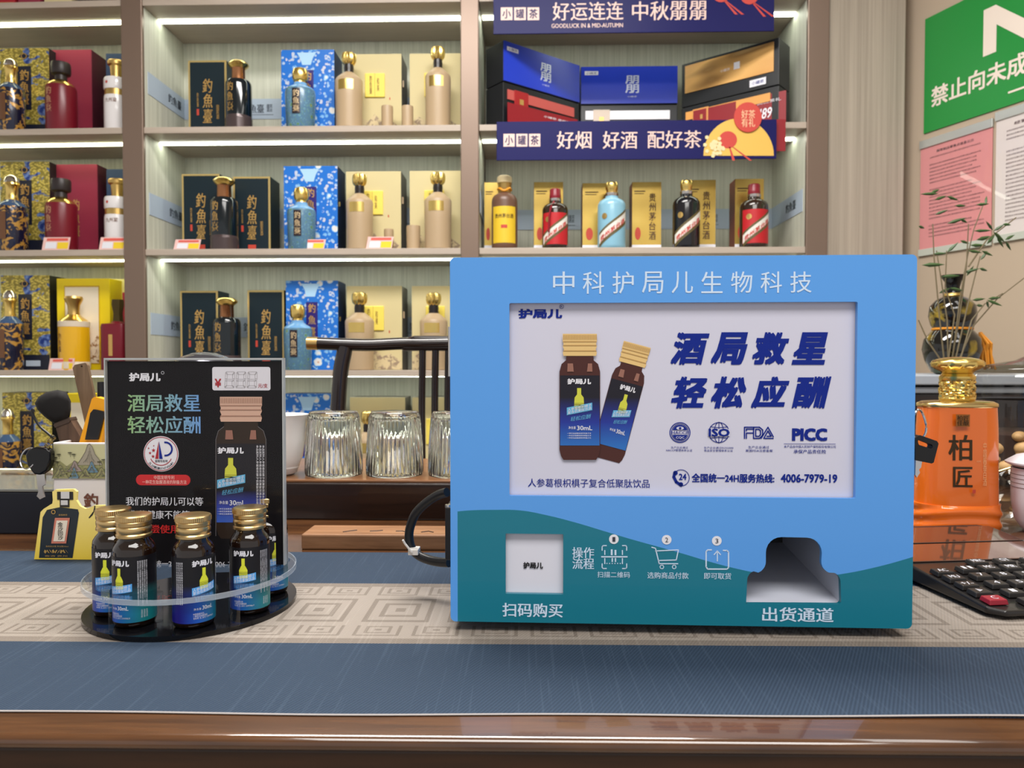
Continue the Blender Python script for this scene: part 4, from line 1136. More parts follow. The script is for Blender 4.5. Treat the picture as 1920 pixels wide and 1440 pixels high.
# printed picture of two vials
PCAP = M('printed_cap', C(226, 192, 128), .5); PCAPD = M('printed_cap_dark', C(186, 148, 88), .5)
PGLASS = M('printed_brown', C(72, 34, 30), .4); PLAB = M('printed_label', C(36, 36, 62), .4)
q = NT(PLAB); X, Y_, Z_ = q.sep(q.coord(kind='Generated'))
PBLK = M('printed_black', C(22, 20, 28), .4); PBLUE = M('printed_blue', C(34, 66, 170), .4); PTEAL = M('printed_sky', C(96, 176, 220), .4); LIME = M('lime_print', C(206, 208, 70), .45)
MATS['printed_label'] = PLAB
def grad(name, c1, c2, z0, z1, axis=2, c3=None, p3=.5):
    m = M(name, c1, .4); q = NT(m); k = q.sep(q.coord())[axis]
    f = q.math('DIVIDE', q.math('SUBTRACT', k, z0), z1-z0)
    st = [(0, c1), (1, c2)] if not c3 else [(0, c1), (p3, c3), (1, c2)]
    q.color(q.ramp(f, st)); return m
def bottle_icon(b, cx, z0, w, h, y, dots=True):
    b.flatpoly([(cx-w*.2, z0+h), (cx-w*.2, z0+h*.66), (cx-w*.42, z0+h*.52), (cx-w*.5, z0+h*.40), (cx-w*.5, z0+h*.2), (cx+w*.5, z0+h*.2), (cx+w*.5, z0+h*.40), (cx+w*.42, z0+h*.52), (cx+w*.2, z0+h*.66), (cx+w*.2, z0+h)][::-1][::-1], y)
    for k in range(5): b.rect(cx-w*.5, z0+h*(.04*k-.02), cx+w*.5, z0+h*(.04*k+.005), y)
def print_vial(b, P, labm, y, cut=-1., cap=PCAP, capd=PCAPD, glass=PGLASS):
    """flat picture of a vial; P maps (u in -1..1, v in 0..1 from foot to top) to local coordinates"""
    f = lambda l, dy=0: b.flatpoly([P(*k) for k in l], y-dy)
    b.mat(glass); f([(-.92, .03), (-.8, 0), (.8, 0), (.92, .03), (1, .08), (1, .70), (.9, .76), (.68, .79), (.66, .84), (-.66, .84), (-.68, .79), (-.9, .76), (-1, .70), (-1, .08)])
    b.mat(cap); f([(-.80, .825), (.80, .825), (.84, .85), (.78, .875), (.84, .90), (.80, .92), (.84, .94), (.84, 1), (-.84, 1), (-.84, .94), (-.80, .92), (-.84, .90), (-.78, .875), (-.84, .85)], .0003)
    b.mat(capd)
    for v_ in (.862, .905, .935): f([(-.82, v_), (.82, v_), (.82, v_+.006), (-.82, v_+.006)], .0006)
    for k in range(24):
        u = -.8+1.6*k/23; f([(u, .955), (u+.03, .955), (u+.03, .992), (u, .992)], .0006)
    b.mat(labm); f([(max(-.97, cut), .115), (.97, .115), (.97, .67), (max(-.97, cut), .67)], .0003)
    b.mat(M('glass_shine', C(150, 104, 90), .4)); f([(.35, .70), (.62, .70), (.6, .765), (.40, .765)], .0006); f([(-.62, .70), (-.3, .70), (-.34, .765), (-.6, .765)], .0006)
    return f
def label_print(b, P, y, x0=-.62, x1=.55, small=True):
    tx = lambda s, u0, v0, u1, v1, bold=.0: b.skewtext(s, P(u0, v0), P(u1, v0), P(u0, v1), y-.0006, bold)
    b.mat(WHITE); tx('护局儿', x0, .60, x1, .645, .06)
    b.mat(LIME); cx = (x0+x1)/2
    ic = lambda l: b.flatpoly([P(*k) for k in l], y-.0006)
    ic([(cx-.1, .57), (cx-.1, .52), (cx-.22, .495), (cx-.24, .45), (cx+.24, .45), (cx+.22, .495), (cx+.1, .52), (cx+.1, .57)][::-1])
    for k in range(4): ic([(cx-.24, .44-.012*k), (cx+.24, .44-.012*k), (cx+.24, .447-.012*k), (cx-.24, .447-.012*k)])
    b.mat(PTEAL); ic([(x0-.02, .355), (x1+.06, .395), (x1+.06, .455), (x0-.02, .415)])
    b.mat(WHITE); b.skewtext('人参葛根枳椇子\n复合低聚肽饮品', P(x0+.02, .362), P(x1+.02, .402), P(x0+.02, .408), y-.0009, .0)
    b.mat(PTEAL); b.skewtext('轻松应酬', P(x0+.15, .305), P(x1-.05, .33), P(x0+.2, .342), y-.0006, .0)
    b.mat(WHITE); tx('净含量', x0+.06, .245, x0+.42, .268); tx('30mL', x0+.48, .236, x1+.06, .272, .015)
    if small:
        for k in range(3): tx('一种花生肽醒酒液的制备方法', x0, .17+.018*k, x1, .181+.018*k)
labG = grad('printed_label_gradient', C(40, 110, 190), C(22, 20, 34), VM.px(1090, 838, ys)[1], VM.px(1090, 745, ys)[1], 2, C(30, 50, 150), .5)
b = B(PGLASS)
def Pm(px_foot, py_foot, halfw, hgt, rot=0):
    c0 = math.cos(rot); s0 = math.sin(rot)
    return lambda u, v: VM.px(px_foot+u*halfw*c0+v*hgt*s0, py_foot+u*halfw*s0-v*hgt*c0, ys)
P2 = Pm(1137, 862, 31, 224, R(15)); P1 = Pm(1087, 862, 38, 236, 0)
P2b = lambda u, v: P2(u, v)
print_vial(b, P2b, labG, ys); label_print(b, P2b, ys, -.35, .62, False)
yk = ys; ys2 = ys-.0012
print_vial(b, P1, labG, ys2); label_print(b, P1, ys2)
b.obj('bottle_picture', s_, False)
# machine lettering
b = B(M('pale_blue_print', C(206, 226, 248), .5))
for k, ch in enumerate('中科护局儿生物科技'):
    x = 1037+k*55.6; b.text(ch, VM.R(x, 509, x+40, 551-.3*k, -.0003), -.0003, .004)
b.obj('header_lettering', t.e, False)
b = B(MATS['pale_blue_print'])
yl = -.0003
Rl = lambda *a: VM.R(*a, yl)
PBP = MATS['pale_blue_print']
for nm, body, r, bo in (('scan_caption', '扫码购买', (942, 1131, 1055, 1157), .022), ('outlet_caption', '出货通道', (1429, 1139, 1563, 1166), .022), ('process_caption', '操作\n流程', (1073, 1026, 1114, 1067), .014),
                        ('step_caption', '扫描二维码', (1120, 1072, 1181, 1083), .006), ('step_caption', '选购商品付款', (1214, 1073, 1291, 1085), .006), ('step_caption', '即可取货', (1320, 1074, 1371, 1086), .006)):
    B(PBP).text(body, Rl(*r), yl, bo).obj(nm, t.e, False)
b = B(MATS['pale_blue_print'])
L = lambda l, w=.0008, cl=False: b.line([VM.px(x, y, yl) for x, y in l], w, yl, cl)
for x0, x1 in ((1129, 1137), (1175, 1167)):
    L([(x0, 1032), (x0, 1025), (x0+(2 if x1 > x0 else -2), 1023), (x1, 1023)]); L([(x0, 1057), (x0, 1064), (x0+(2 if x1 > x0 else -2), 1066), (x1, 1066)])
L([(1128, 1044), (1176, 1044)], .001)
for x, a, c_, w in ((1134, 1032, 1040, .0008), (1147, 1031, 1040, .0014), (1154, 1032, 1040, .0014), (1167, 1032, 1040, .0008), (1134, 1047, 1057, .0008), (1148, 1047, 1053, .001), (1154, 1047, 1053, .001), (1167, 1047, 1057, .0008)): L([(x, a), (x, c_)], w)
for x in range(1138, 1168, 5): L([(x, 1056), (x, 1057)], .0007)
b.obj('scan_icon', t.e, False); b = B(PBP)
L([(1222, 1026), (1229, 1028), (1236, 1057), (1271, 1057)]); L([(1229, 1033), (1272, 1031), (1268, 1050), (1234, 1051)])
for x in (1241, 1264): ringpoly(b, *VM.px(x, 1063, yl), .0017, .0006, yl, 18)
b.obj('cart_icon', t.e, False); b = B(PBP)
L([(1334, 1031), (1327, 1031), (1324, 1034), (1324, 1063), (1327, 1067), (1363, 1067), (1366, 1064), (1366, 1035), (1363, 1032), (1356, 1032)], .001)
L([(1345, 1052), (1345, 1034)]); L([(1339, 1040), (1345, 1033), (1351, 1040)])
b.obj('pickup_icon', t.e, False)
for n_, (x, y) in zip('123', ((1151, 1011), (1250, 1012), (1344, 1014))):
    b = B(MATS['white_print']); cc = VM.px(x, y, yl); b.mat(MATS['white_print']).flatpoly(circ(*cc, .0037, 24), yl)
    b.mat(M('dark_ink', C(50, 56, 70), .5)).text(n_, (cc[0]-.0011, cc[1]-.0018, cc[0]+.0011, cc[1]+.0018), yl-.0004, .0); b.obj('step_number', t.e, False)
pq = B(M('plate_white', C(222, 222, 234), .4)).box(qr[0]-.003, qr[2]+.003, FT+.0005, FT+.003, qr[1]-.003, qr[3]+.003).obj('code_plate', t.e, False)
B(M('black_ink', C(24, 24, 28), .5)).text('护局儿', VM.R(981, 1054, 1018, 1066, FT), FT-.0002, .06).obj('plate_lettering', pq, False)
# outlet chute, open towards the viewer
hx0, hx1 = hole[0][0]-.002, VM.px(1577, 1126)[0]+.002; hz0 = hole[0][1]-.0005; hz1 = VM.px(1490, 1008)[1]+.003
ch = B(M('chute_white', C(196, 200, 214), .45))
ch.add([(hx0, FT, hz0), (hx1, FT, hz0), (hx1, .11, hz0+.022), (hx0, .11, hz0+.022)], [(0, 1, 2, 3)])
ch.add([(hx1, FT, hz0), (hx1, FT, hz1), (hx1-.012, .11, hz1), (hx1-.012, .11, hz0+.022)], [(0, 1, 2, 3)])
ch.add([(hx0, FT, hz0), (hx0, .11, hz0+.022), (hx0, .11, hz1), (hx0, FT, hz1)], [(0, 1, 2, 3)])
ch.mat(BLACK).add([(hx0, .11, hz0+.022), (hx1-.012, .11, hz0+.022), (hx1-.012, .11, hz1), (hx0, .11, hz1)], [(0, 1, 2, 3)])
ch.add([(hx0, FT, hz1), (hx0, .11, hz1), (hx1, .11, hz1), (hx1, FT, hz1)], [(0, 1, 2, 3)])
ch.obj('outlet_chute', t.e, False)
# hinge, socket and lock on the sides
r = VM.R(838, 612, 845, 706, .012)
B(CHROME).tube([(-.0015, .02, r[1]), (-.0015, .02, r[3])], .0028, 14).box(-.0005, .0015, .006, .034, r[1], r[3]).obj('hinge', t.e, True)
r = VM.R(834, 945, 846, 1042, .03)
B(BLACK).box(-.0065, 0.0005, .016, .062, r[1], r[3]).obj('power_socket', t.e, False, .001)
B(CHROME).lathe([(.003, 0), (.003, .002)], 12, (-.004, .02, r[3]-.0005)).obj('socket_screw', t.e)
lkz = VM.px(1717, 800, .05)[1]
vs = B(CHROME).lathe([(.009, 0), (.009, .004), (.007, .006), (.0, .006)], 24)
vs.v = [(MW-.0005+z, .05+x, lkz+y) for x, y, z in vs.v]; vs.obj('side_lock', t.e)
kp = VM.M @ Vector((MW+.006, .05, lkz))
t = T('machine_key', 'black headed key hanging from the right side of the vending machine', 'key', kp, 0)
h_ = t.px
B(BLACK).plate([[h_(1712, 820), h_(1720, 815), h_(1752, 826), h_(1755, 831), h_(1746, 866), h_(1742, 868), h_(1712, 862)], [h_(1716, 826), h_(1718, 823), h_(1743, 833), h_(1744, 838), h_(1740, 840), h_(1718, 833)]], -.004, .008).obj('key_head', t.e, False, .001)
B(CHROME).plate([[h_(1716, 863), h_(1728, 864), h_(1726, 876), h_(1722, 880), h_(1724, 886), h_(1718, 895), h_(1715, 890)]], -.001, .002).obj('key_blade', t.e, False)
B(CHROME).tube([Vector((h_(1722, 818)[0]+.006*math.cos(a), .002*math.sin(a*2), h_(1722, 818)[1]+.010+.012*math.sin(a))) for a in [k*math.pi/12 for k in range(24)]], .0009, 6, True).obj('key_ring', t.e)
# cable
cp = VM.M @ Vector((-.006, .03, 0))
t = T('power_cable', 'black power cable looping out from the left side of the vending machine', 'cable', (cp.x, cp.y, MZ))
cl = [(838, 923), (822, 928), (800, 942), (780, 962), (770, 985), (767, 1006), (772, 1028), (786, 1042), (805, 1050), (824, 1054), (842, 1055)]
pts = []
for i, (a, c_) in enumerate(cl):
    k = i/(len(cl)-1); dy = .045+.02*math.sin(math.pi*k)
    x, z = t.px(a, c_, dy); pts.append((x, dy, max(z, .0046)))
def smooth(pts, n=6):
    out = []
    P = [Vector(p) for p in pts]; P = [P[0]*2-P[1]]+P+[P[-1]*2-P[-2]]
    for i in range(1, len(P)-2):
        for k in range(n):
            u = k/n; a, b_, c_, d = P[i-1], P[i], P[i+1], P[i+2]
            out.append(.5*((2*b_)+(c_-a)*u+(2*a-5*b_+4*c_-d)*u*u+(3*b_-a-3*c_+d)*u**3))
    return out+[P[-2]]
B(BLACK).tube(smooth(pts), .0041, 12).obj('cable', t.e)
x, z = t.px(776, 1031, .06)
B(M('tie_white', C(220, 214, 206), .5)).box(x-.004, x+.005, .052, .066, z-.003, z+.002).tube([(x, .05, z), (x-.006, .049, z+.008), (x-.008, .048, z+.012)], .0011, 6).obj('cable_tie', t.e, False, .0008)

# ================================================================== VIAL STAND WITH BLACK SIGN
EX, EY = -.292, .637
EA, EB = .0848, .088
t = T('vial_stand', 'oval acrylic stand with black advertising panel holding small vials', 'display stand', (EX, EY, MZ))
ST = t
ell = lambda a, b_, n=64: [(a*math.cos(2*math.pi*i/n), b_*math.sin(2*math.pi*i/n)) for i in range(n)]
def hplate(b, loops, z, th):
    vs, fs = plate_mesh(loops, th); return b.add([(x, y, z+th/2+w) for x, y, w in vs], fs)
hplate(B(BLACKG), [ell(EA, EB)], 0, .004).obj('base_plate', t.e, True, .0006)
VZ = MZ+.0042
vials = []
for cx_, cy_, face in ((215, 1157, -24), (253.5, 1178, -42), (364.5, 1180, 27), (469.5, 1154, -19), (506, 1118, 20)):
    q_ = atZ(cx_, cy_, VZ); d_ = Vector((q_.x, q_.y)).normalized()*.0145
    vx, vy = q_.x+d_.x, q_.y+d_.y
    vials.append((vx, vy, R(face)-math.atan2(vx, vy)))
PYF = .6475                     # front of the advertising panel
pl = [ST.px(200, 900, PYF-EY)[0], ST.px(530, 900, PYF-EY)[0]]
ring = [ell(EA, EB)]+[[(vx-EX+.0178*math.cos(2*math.pi*k/32), vy-EY+.0178*math.sin(2*math.pi*k/32)) for k in range(32)] for vx, vy, _ in vials if abs(vx-EX) < .075 or True]
ring = [ring[0]]
inside = []
for vx, vy, _ in vials:
    inside.append([(vx-EX+.0178*math.cos(2*math.pi*k/32), vy-EY+.0178*math.sin(2*math.pi*k/32)) for k in range(32)])
# cut the outline where a hole breaks through the rim: keep only holes lying inside
RZ = .0275
ring += [h2 for h2 in inside if max((x/EA)**2+(y/EB)**2 for x, y in h2) < .995]
slot = [(pl[0]+.006, PYF-EY-.001), (min(pl[1]-.001, .06), PYF-EY-.001), (min(pl[1]-.001, .06), PYF-EY+.0065), (pl[0]+.006, PYF-EY+.0065)]
hplate(B(ACRYL), ring, RZ, .0042).obj('holder_plate', t.e, True)
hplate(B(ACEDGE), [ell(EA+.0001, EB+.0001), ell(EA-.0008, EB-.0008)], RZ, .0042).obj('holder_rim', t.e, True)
for px_, py_ in ((215, 1166), (440, 1172), (295, 1165)):
    q = atZ(px_, py_, MZ+.004)
    B(ACRYL).lathe([(.0045, .004), (.0045, RZ)], 20, (q.x-EX, q.y-EY, 0)).obj('spacer_post', t.e)
y0 = PYF-EY
zt_ = ST.px(365, 675, y0)[1]; zb_ = RZ+.0046
B(SLEEVE).box(pl[0], pl[1], y0, y0+.002, zb_, zt_).box(pl[0], pl[1], y0+.004, y0+.006, zb_, zt_).obj('clear_sleeve', t.e, False)
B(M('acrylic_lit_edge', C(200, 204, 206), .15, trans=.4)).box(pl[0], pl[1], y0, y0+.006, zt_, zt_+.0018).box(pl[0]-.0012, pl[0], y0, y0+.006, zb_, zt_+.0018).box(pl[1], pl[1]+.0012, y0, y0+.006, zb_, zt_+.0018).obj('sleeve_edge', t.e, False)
PANEL = M('panel_black', C(24, 22, 25), .4, spec=.2)
zc_ = ST.px(365, 1074, y0)[1]
pan = B(PANEL).box(pl[0]+.0006, pl[1]-.0006, y0+.0024, y0+.0036, max(zb_, zc_), zt_-.001).obj('advert_card', t.e, False)
yp = y0+.0022
pR = lambda *a: ST.R(*a, yp)
pP = lambda x, y: ST.px(x, y, yp)
b = B(WHITE).text('护局儿', pR(242, 699, 301, 715), yp, .06)
ringpoly(b, *pP(305, 699), .0014, .0003, yp, 16)
b.text('我们的护局儿可以等', pR(236, 932, 381, 948), yp, .012); b.text('你的健康不能等', pR(243, 957, 356, 973), yp, .012)
b.text('全国统一24H服务热线: 4006-7979-19', pR(264, 1051, 470, 1063), yp, .012)
b.mat(M('bright_red', C(214, 44, 44), .5)).text('无偿使用', pR(262, 984, 336, 1000), yp, .02)
b.obj('sign_lettering', pan, False)
gg = grad('green_blue_print', C(150, 188, 128), C(112, 160, 220), pP(240, 757)[0], pP(376, 757)[0], 0)
B(gg).text('酒局救星', pR(239, 739, 376, 772), yp, .02).text('轻松应酬', pR(239, 780, 376, 813), yp, .02).obj('slogan_lettering', pan, False)
# seal
b = B(WHITE); c = pP(302, 851); s = pP(335, 851)[0]-c[0]
b.flatpoly(circ(*c, s, 40), yp); b.mat(M('seal_red', C(170, 32, 46), .5)); ringpoly(b, *c, s*.96, s*.035, yp-.0003, 40)
st = lambda u, v: (c[0]+u*s, c[1]+v*s)
yq = yp-.0003
b.flatpoly([st(-.33, -.28), st(-.14, -.28), st(-.12, .72)], yq)
b.mat(NAVYINK).flatpoly([st(-.10, -.28), st(.10, -.28), st(-.10, .72)], yq)
ringpoly(b, c[0]+.26*s, c[1]+.28*s, .42*s, .10*s, yq, 24, -100, 100)
b.mat(MATS['seal_red'])
for u, v, k in ((-.62, .05, .09), (-.70, .32, .06), (-.42, .20, .12), (-.45, -.14, .11), (-.40, .46, .05)):
    b.flatpoly([(c[0]+s*u+s*k*(1 if i % 2 == 0 else .42)*math.sin(i*math.pi/5), c[1]+s*v+s*k*(1 if i % 2 == 0 else .42)*math.cos(i*math.pi/5)) for i in range(10)][::-1], yq)
ringpoly(b, c[0], c[1], .66*s, .04*s, yq, 24, -155, -25)
b.mat(MATS['dark_ink']).text('发明专利号', (c[0]-.35*s, c[1]-.48*s, c[0]+.38*s, c[1]-.33*s), yq, .02)
for k, chh in enumerate('ZL201510747456.X'):
    a = R(-142+7.0*k)
    b.text(chh, (c[0]+.82*s*math.cos(a)-.045*s, c[1]+.82*s*math.sin(a)-.06*s, c[0]+.82*s*math.cos(a)+.045*s, c[1]+.82*s*math.sin(a)+.06*s), yq, .01, 0, a+math.pi/2)
b.obj('patent_seal', pan, False)
r = pR(255, 890, 357, 910)
b = B(M('pill_red', C(206, 40, 46), .5)).flatpoly(rrect(*r, (r[3]-r[1])/2*.98), yp)
b.mat(M('pink_ink', C(246, 196, 190), .5)).text('中国发明专利', pR(289, 891.5, 327, 899), yp-.0003, .008).text('一种花生肽醒酒液的制备方法', pR(267, 900, 350, 907.5), yp-.0003, .008).obj('patent_pill', pan, False)
r = pR(398, 688, 507, 732)
b = B(M('price_label', C(226, 224, 232), .5)).flatpoly(rrect(*r, .002), yp)
b.mat(MATS['seal_red']).text('¥', pR(403, 710, 415, 726), yp-.0003, .03).text('元/支', pR(484, 719, 502, 727), yp-.0003, .012)
b.mat(M('grey_line', C(140, 134, 134), .5))
for k in range(3):
    x0 = 422+k*21
    for seg in ([(2, 697), (17, 697), (14, 702), (5, 702)], [(1, 698), (4, 703), (4, 709), (0, 711)], [(18, 698), (18, 711), (14, 709), (14, 703)], [(3, 711), (15, 711), (15, 714), (3, 714)], [(0, 713), (3, 715), (3, 722), (-1, 726)], [(17, 713), (17, 726), (13, 722), (13, 715)], [(0, 727), (3, 723), (13, 723), (16, 727)]):
        b.line([ST.px(x0+a, c_, yp-.0003) for a, c_ in seg], .00022, yp-.0003, True)
b.obj('price_label', pan, False)
# printed picture of one vial
def Pv(u, v):
    return ST.px(452+u*47, 1010-v*266, yp)
labP = grad('panel_label_gradient', C(60, 96, 190), C(24, 22, 30), Pv(0, .12)[1], Pv(0, .34)[1], 2, C(52, 66, 160), .5)
b = B(PBLK)
print_vial(b, Pv, labP, yp, cap=M('rose_cap', C(206, 168, 148), .45), capd=M('rose_cap_dark', C(160, 120, 102), .5), glass=M('panel_brown', C(48, 34, 24), .4))
b.mat(M('outline_grey', C(120, 118, 122), .5)).line([Pv(-1, .02), Pv(-1, .70), Pv(-.9, .76), Pv(-.68, .79)], .0004, yp-.0004).line([Pv(1, .02), Pv(1, .70), Pv(.9, .76), Pv(.68, .79)], .0004, yp-.0004)
label_print(b, Pv, yp-.0003, -.92, .12, True)
b.mat(WHITE)
for k in range(3):
    vs, fs = glyphs('本品配料人参葛根枳椇子低聚肽饮用水白砂糖', 0, 0)
    b.add([(lambda p: (p[0], yp-.0009, p[1]))(Pv(.62+.12*k+.09*w, .66-.44*u)) for u, w in vs], fs)
b.obj('vial_picture', pan, False)

# one vial, then copies
AMBER = M('amber_glass', C(26, 13, 7), .05, coat=.5, spec=.6)
VCAP = M('vial_cap_gold', C(222, 190, 134), .3, 1)
LABEL = M('vial_label', C(20, 20, 24), .35); q = NT(LABEL)
X, Y_, Z_ = q.sep(q.coord())
hue = q.math('ADD', q.math('MULTIPLY', X, 32), .5)
blu = q.ramp(hue, [(0, C(30, 24, 130)), (.35, C(30, 90, 190)), (1, C(26, 128, 132))])
f = q.ramp(q.math('DIVIDE', Z_, .06), [(.20, (1, 1, 1, 1)), (.58, (0, 0, 0, 1))])
q.color(q.mix(f, C(20, 19, 24), blu))
VR = .0165
t = T('vial', 'x', 'vial', (vials[0][0], vials[0][1], VZ), vials[0][2], 'amber vials in the acrylic stand')
B(AMBER).lathe([(.0135, 0), (.0155, .0012), (VR, .004), (VR, .0595), (.0160, .0622), (.0142, .0652), (.0118, .068), (.0112, .074)], 48).obj('glass_body', t.e, angle=60)
capb = B(VCAP).lathe([(.0128, .0702), (.0137, .0708), (.0137, .0726), (.0129, .0736), (.0134, .0748), (.0136, .0768), (.0134, .0782), (.0128, .0790), (.0136, .0800), (.0137, .0828), (.0132, .0836)], 60)
capb.lathe([(.0134, .0835), (.0139, .0838), (.0139, .0872), (.0134, .0880), (.0122, .0884), (0, .0884)], 120, rib=lambda r, z, i: (.022 if (i % 2 and r > .0137) else 0))
capb.obj('cap', t.e, True, angle=30)
lb = B(LABEL).cylband(VR+.0002, -math.pi*.97, math.pi*.97, .005, .057, 64).obj('label', t.e, True)
r0 = VR+.0004
b = B(WHITE).cyltext('护局儿', r0, -.55, .50, .0497, .0545, .06)
b.mat(M('vial_lime', C(222, 226, 60), .45))
ci = lambda l: b.cylpoly([(a/r0, z) for a, z in l], r0)
ci([(-.0014, .0415), (.0014, .0415), (.0014, .0482), (-.0014, .0482)])
for a0_, a1_ in ((-.0036, -.0018), (-.0018, 0), (0, .0018), (.0018, .0036)):
    hh_ = lambda a: .0372+.0055*(1-(abs(a)/.0040)**2.5)
    ci([(a0_, .0372), (a1_, .0372), (a1_, hh_(a1_)), (a0_, hh_(a0_))])
for k in range(5): b.cylband(r0, -.0036/r0, .0036/r0, .0363-.0011*k, .0370-.0011*k, 6)
b.mat(M('banner_sky', C(84, 164, 232), .45)).cylband(r0, -.56, .62, .0268, .0330, 10, 1., .003)
b.mat(WHITE).cyltext('人参葛根枳椇子\n复合低聚肽饮品', r0*1.004, -.52, .56, .0274, .0325, .0, 0, .0028)
b.mat(MATS['banner_sky']).cyltext('轻松应酬', r0, -.42, .5, .0219, .0256, .006, .0, .0022)
b.mat(WHITE).cyltext('净含量', r0, -.5, -.15, .0152, .0170, .0).cyltext('30mL', r0, -.10, .45, .0150, .0182, .012)
b.cyltext('中国发明专利\n一种花生肽醒酒液\n专利号: ZL 2015 1 0747456.X', r0, -.52, .52, .0080, .0130)
for k in range(5): b.cyltext('配料饮用水人参葛根枳椇子低聚肽白砂糖柠檬酸贮存条件', r0, .85+.10*k, .92+.10*k, .0235 if k % 2 else .018, .0535, 0, 0, 0, 1., True)
for k in range(3): b.cyltext('本品不能代替药物不适宜人群孕妇婴幼儿', r0, 1.0+.12*k, 1.08+.12*k, .008, .0145, 0, 0, 0, 1., True)
for k in range(4): b.cyltext('营养成分表能量蛋白质脂肪碳水化合物钠', r0, -1.35+.10*k, -1.28+.10*k, .020, .0535, 0, 0, 0, 1., True)
b.obj('label_print', lb, False)
names = ['leftmost gold capped vial, half behind its neighbour', 'front gold capped vial with its print turned to the left', 'middle gold capped vial with its print turned to the right', 'gold capped vial in front of the right edge of the black panel', 'gold capped vial behind the right edge of the black panel']
t.e['label'] = names[0]; zt1 = zat(253.5, 957, vials[1][1]+.013)
t.e.scale = (.955, .955, (zt1-VZ)/.0884)
for (vx, vy, a), nm in list(zip(vials, names))[1:]:
    dup(t.e, (vx, vy, VZ), a, nm)

# ================================================================== LEFT: card, pen cup and its contents, box
p = atZ(140, 1050, MZ); CY = p.y
t = T('display_card', 'yellow bottle shaped advertising card leaning before the pen cup', 'card', (p.x, CY, MZ))
P = lambda a, c_, y=0.: t.px(a, c_, y)
ol = [(64, 1052), (76, 960), (82, 954), (98, 944), (99, 938), (98, 922), (104, 918), (138, 917), (144, 922), (143, 938), (150, 949), (160, 954), (168, 952), (176, 948), (200, 947), (206, 1052)]
YC = grad('card_yellow_print', C(240, 208, 66), C(244, 222, 130), P(140, 1052)[1], P(140, 960)[1])
B(YC).plate([[(x, max(z, .0005)) for x, z in [P(*k) for k in ol]]], 0, .003).obj('card_board', t.e, False)
b = B(M('card_bottle', C(34, 44, 52), .3)).flatpoly([P(a, c_, -.0004) for a, c_ in [(73, 1046), (80, 970), (88, 956), (112, 951), (146, 955), (148, 962), (136, 1046)]], -.0004)
b.mat(M('card_cap', C(40, 36, 36), .4)).rect(*t.R(107, 922, 137, 937, -.0008), -.0008).rect(*t.R(112, 936, 130, 951, -.0008), -.0008)
b.mat(M('card_silver', C(206, 204, 204), .4)).rect(*t.R(114, 922, 130, 935, -.0012), -.0012).rect(*t.R(114, 938, 127, 947, -.0012), -.0012)
b.mat(M('card_red', C(206, 124, 104), .5)).flatpoly([P(*k, -.0012) for k in [(96, 1019), (103, 971), (131, 971), (124, 1019)]], -.0012)
b.mat(M('card_cream', C(232, 220, 202), .5)).flatpoly([P(*k, -.0016) for k in [(100, 1015), (106, 976), (127, 976), (121, 1015)]], -.0016)
b.mat(MATS['black_ink']).text('金沙回沙'.replace('', '\n').strip(), t.R(108, 979, 118, 1012, -.002), -.002, .01)
b.mat(INKG).text('酱香典范', t.R(110, 964, 126, 967, -.0012), -.0012); ringpoly(b, *P(100, 960, -.0012), .0024, .0008, -.0012, 16)
b.text('酱香型白酒 净含量500ml', t.R(86, 1023, 128, 1026, -.0012), -.0012)
for k in range(9): b.mat(INKG).flatpoly([(P(85+5*k+3*math.cos(a), 1034+4*math.sin(a+k), -.0012)) for a in (0, 1.6, 2.9, 4.4)][::-1], -.0012)
b.text('酱酒 贵州', t.R(84, 1041, 126, 1044, -.0012), -.0012)
b.mat(MATS['black_ink']).skewtext('人', P(166, 972, -.0004), P(186, 972, -.0004), P(168, 948, -.0004), -.0004, .0)
b.obj('printed_bottle', t.e, False)

CUY = .846
p = atY(170, 830, CUY)
cw = (atY(170, 830, CUY).x-atY(99, 830, CUY).x); chh = p.z-TZ
t = T('pen_cup', 'square pen cup printed with green mountains above white', 'pen cup', (p.x, CUY, TZ))
wh = M('cup_white', C(226, 220, 220), .4)
zs = t.px(150, 897)[1]; th = .003
cb = B(wh).box(-cw, cw, 0, 2*cw, 0, .004)
for x0, x1, y0_, y1 in ((-cw, cw, 0, th), (-cw, cw, 2*cw-th, 2*cw), (-cw, -cw+th, th, 2*cw-th), (cw-th, cw, th, 2*cw-th)): cb.box(x0, x1, y0_, y1, .004, chh)
cb.obj('cup_body', t.e, False, .001)
pb = B(M('cup_sky', C(198, 194, 152), .5)).rect(-cw+.001, zs, cw-.001, chh-.002, -.0004)
mz = lambda l, m, y=-.0008: pb.mat(m).flatpoly([t.px(a, c_, y) for a, c_ in l], y)
MG, MK, MB_ = M('mountain_grey', C(160, 152, 136), .5), M('mountain_ink', C(112, 106, 96), .5), M('mountain_blue', C(104, 138, 160), .5)
MO = M('mountain_olive', C(150, 148, 104), .5); MV = M('mountain_violet', C(158, 142, 138), .5)
random.seed(3)
def peak(x, base_, top_, w, m, y, ink=MK, n=7):
    l = [(x-w, base_), (x-w*.62, base_-(base_-top_)*.34), (x-w*.34, base_-(base_-top_)*.62), (x-w*.16, base_-(base_-top_)*.95), (x, top_), (x+w*.2, base_-(base_-top_)*.86), (x+w*.42, base_-(base_-top_)*.5), (x+w*.7, base_-(base_-top_)*.3), (x+w, base_)]
    mz(l, m, y)
    pb.mat(ink)
    for i in range(len(l)-1): pb.line([t.px(*l[i], y-.0003), t.px(*l[i+1], y-.0003)], .0005, y-.0003)
    for k in range(n):
        u = -.7+1.4*(k+.5)/n; y1 = base_-(base_-top_)*.12; y0_ = base_-(base_-top_)*(1-abs(u))*.82
        pb.line([t.px(x+w*u*.3, y0_, y-.0003), t.px(x+w*u*.8, y1, y-.0003)], .00035, y-.0003)
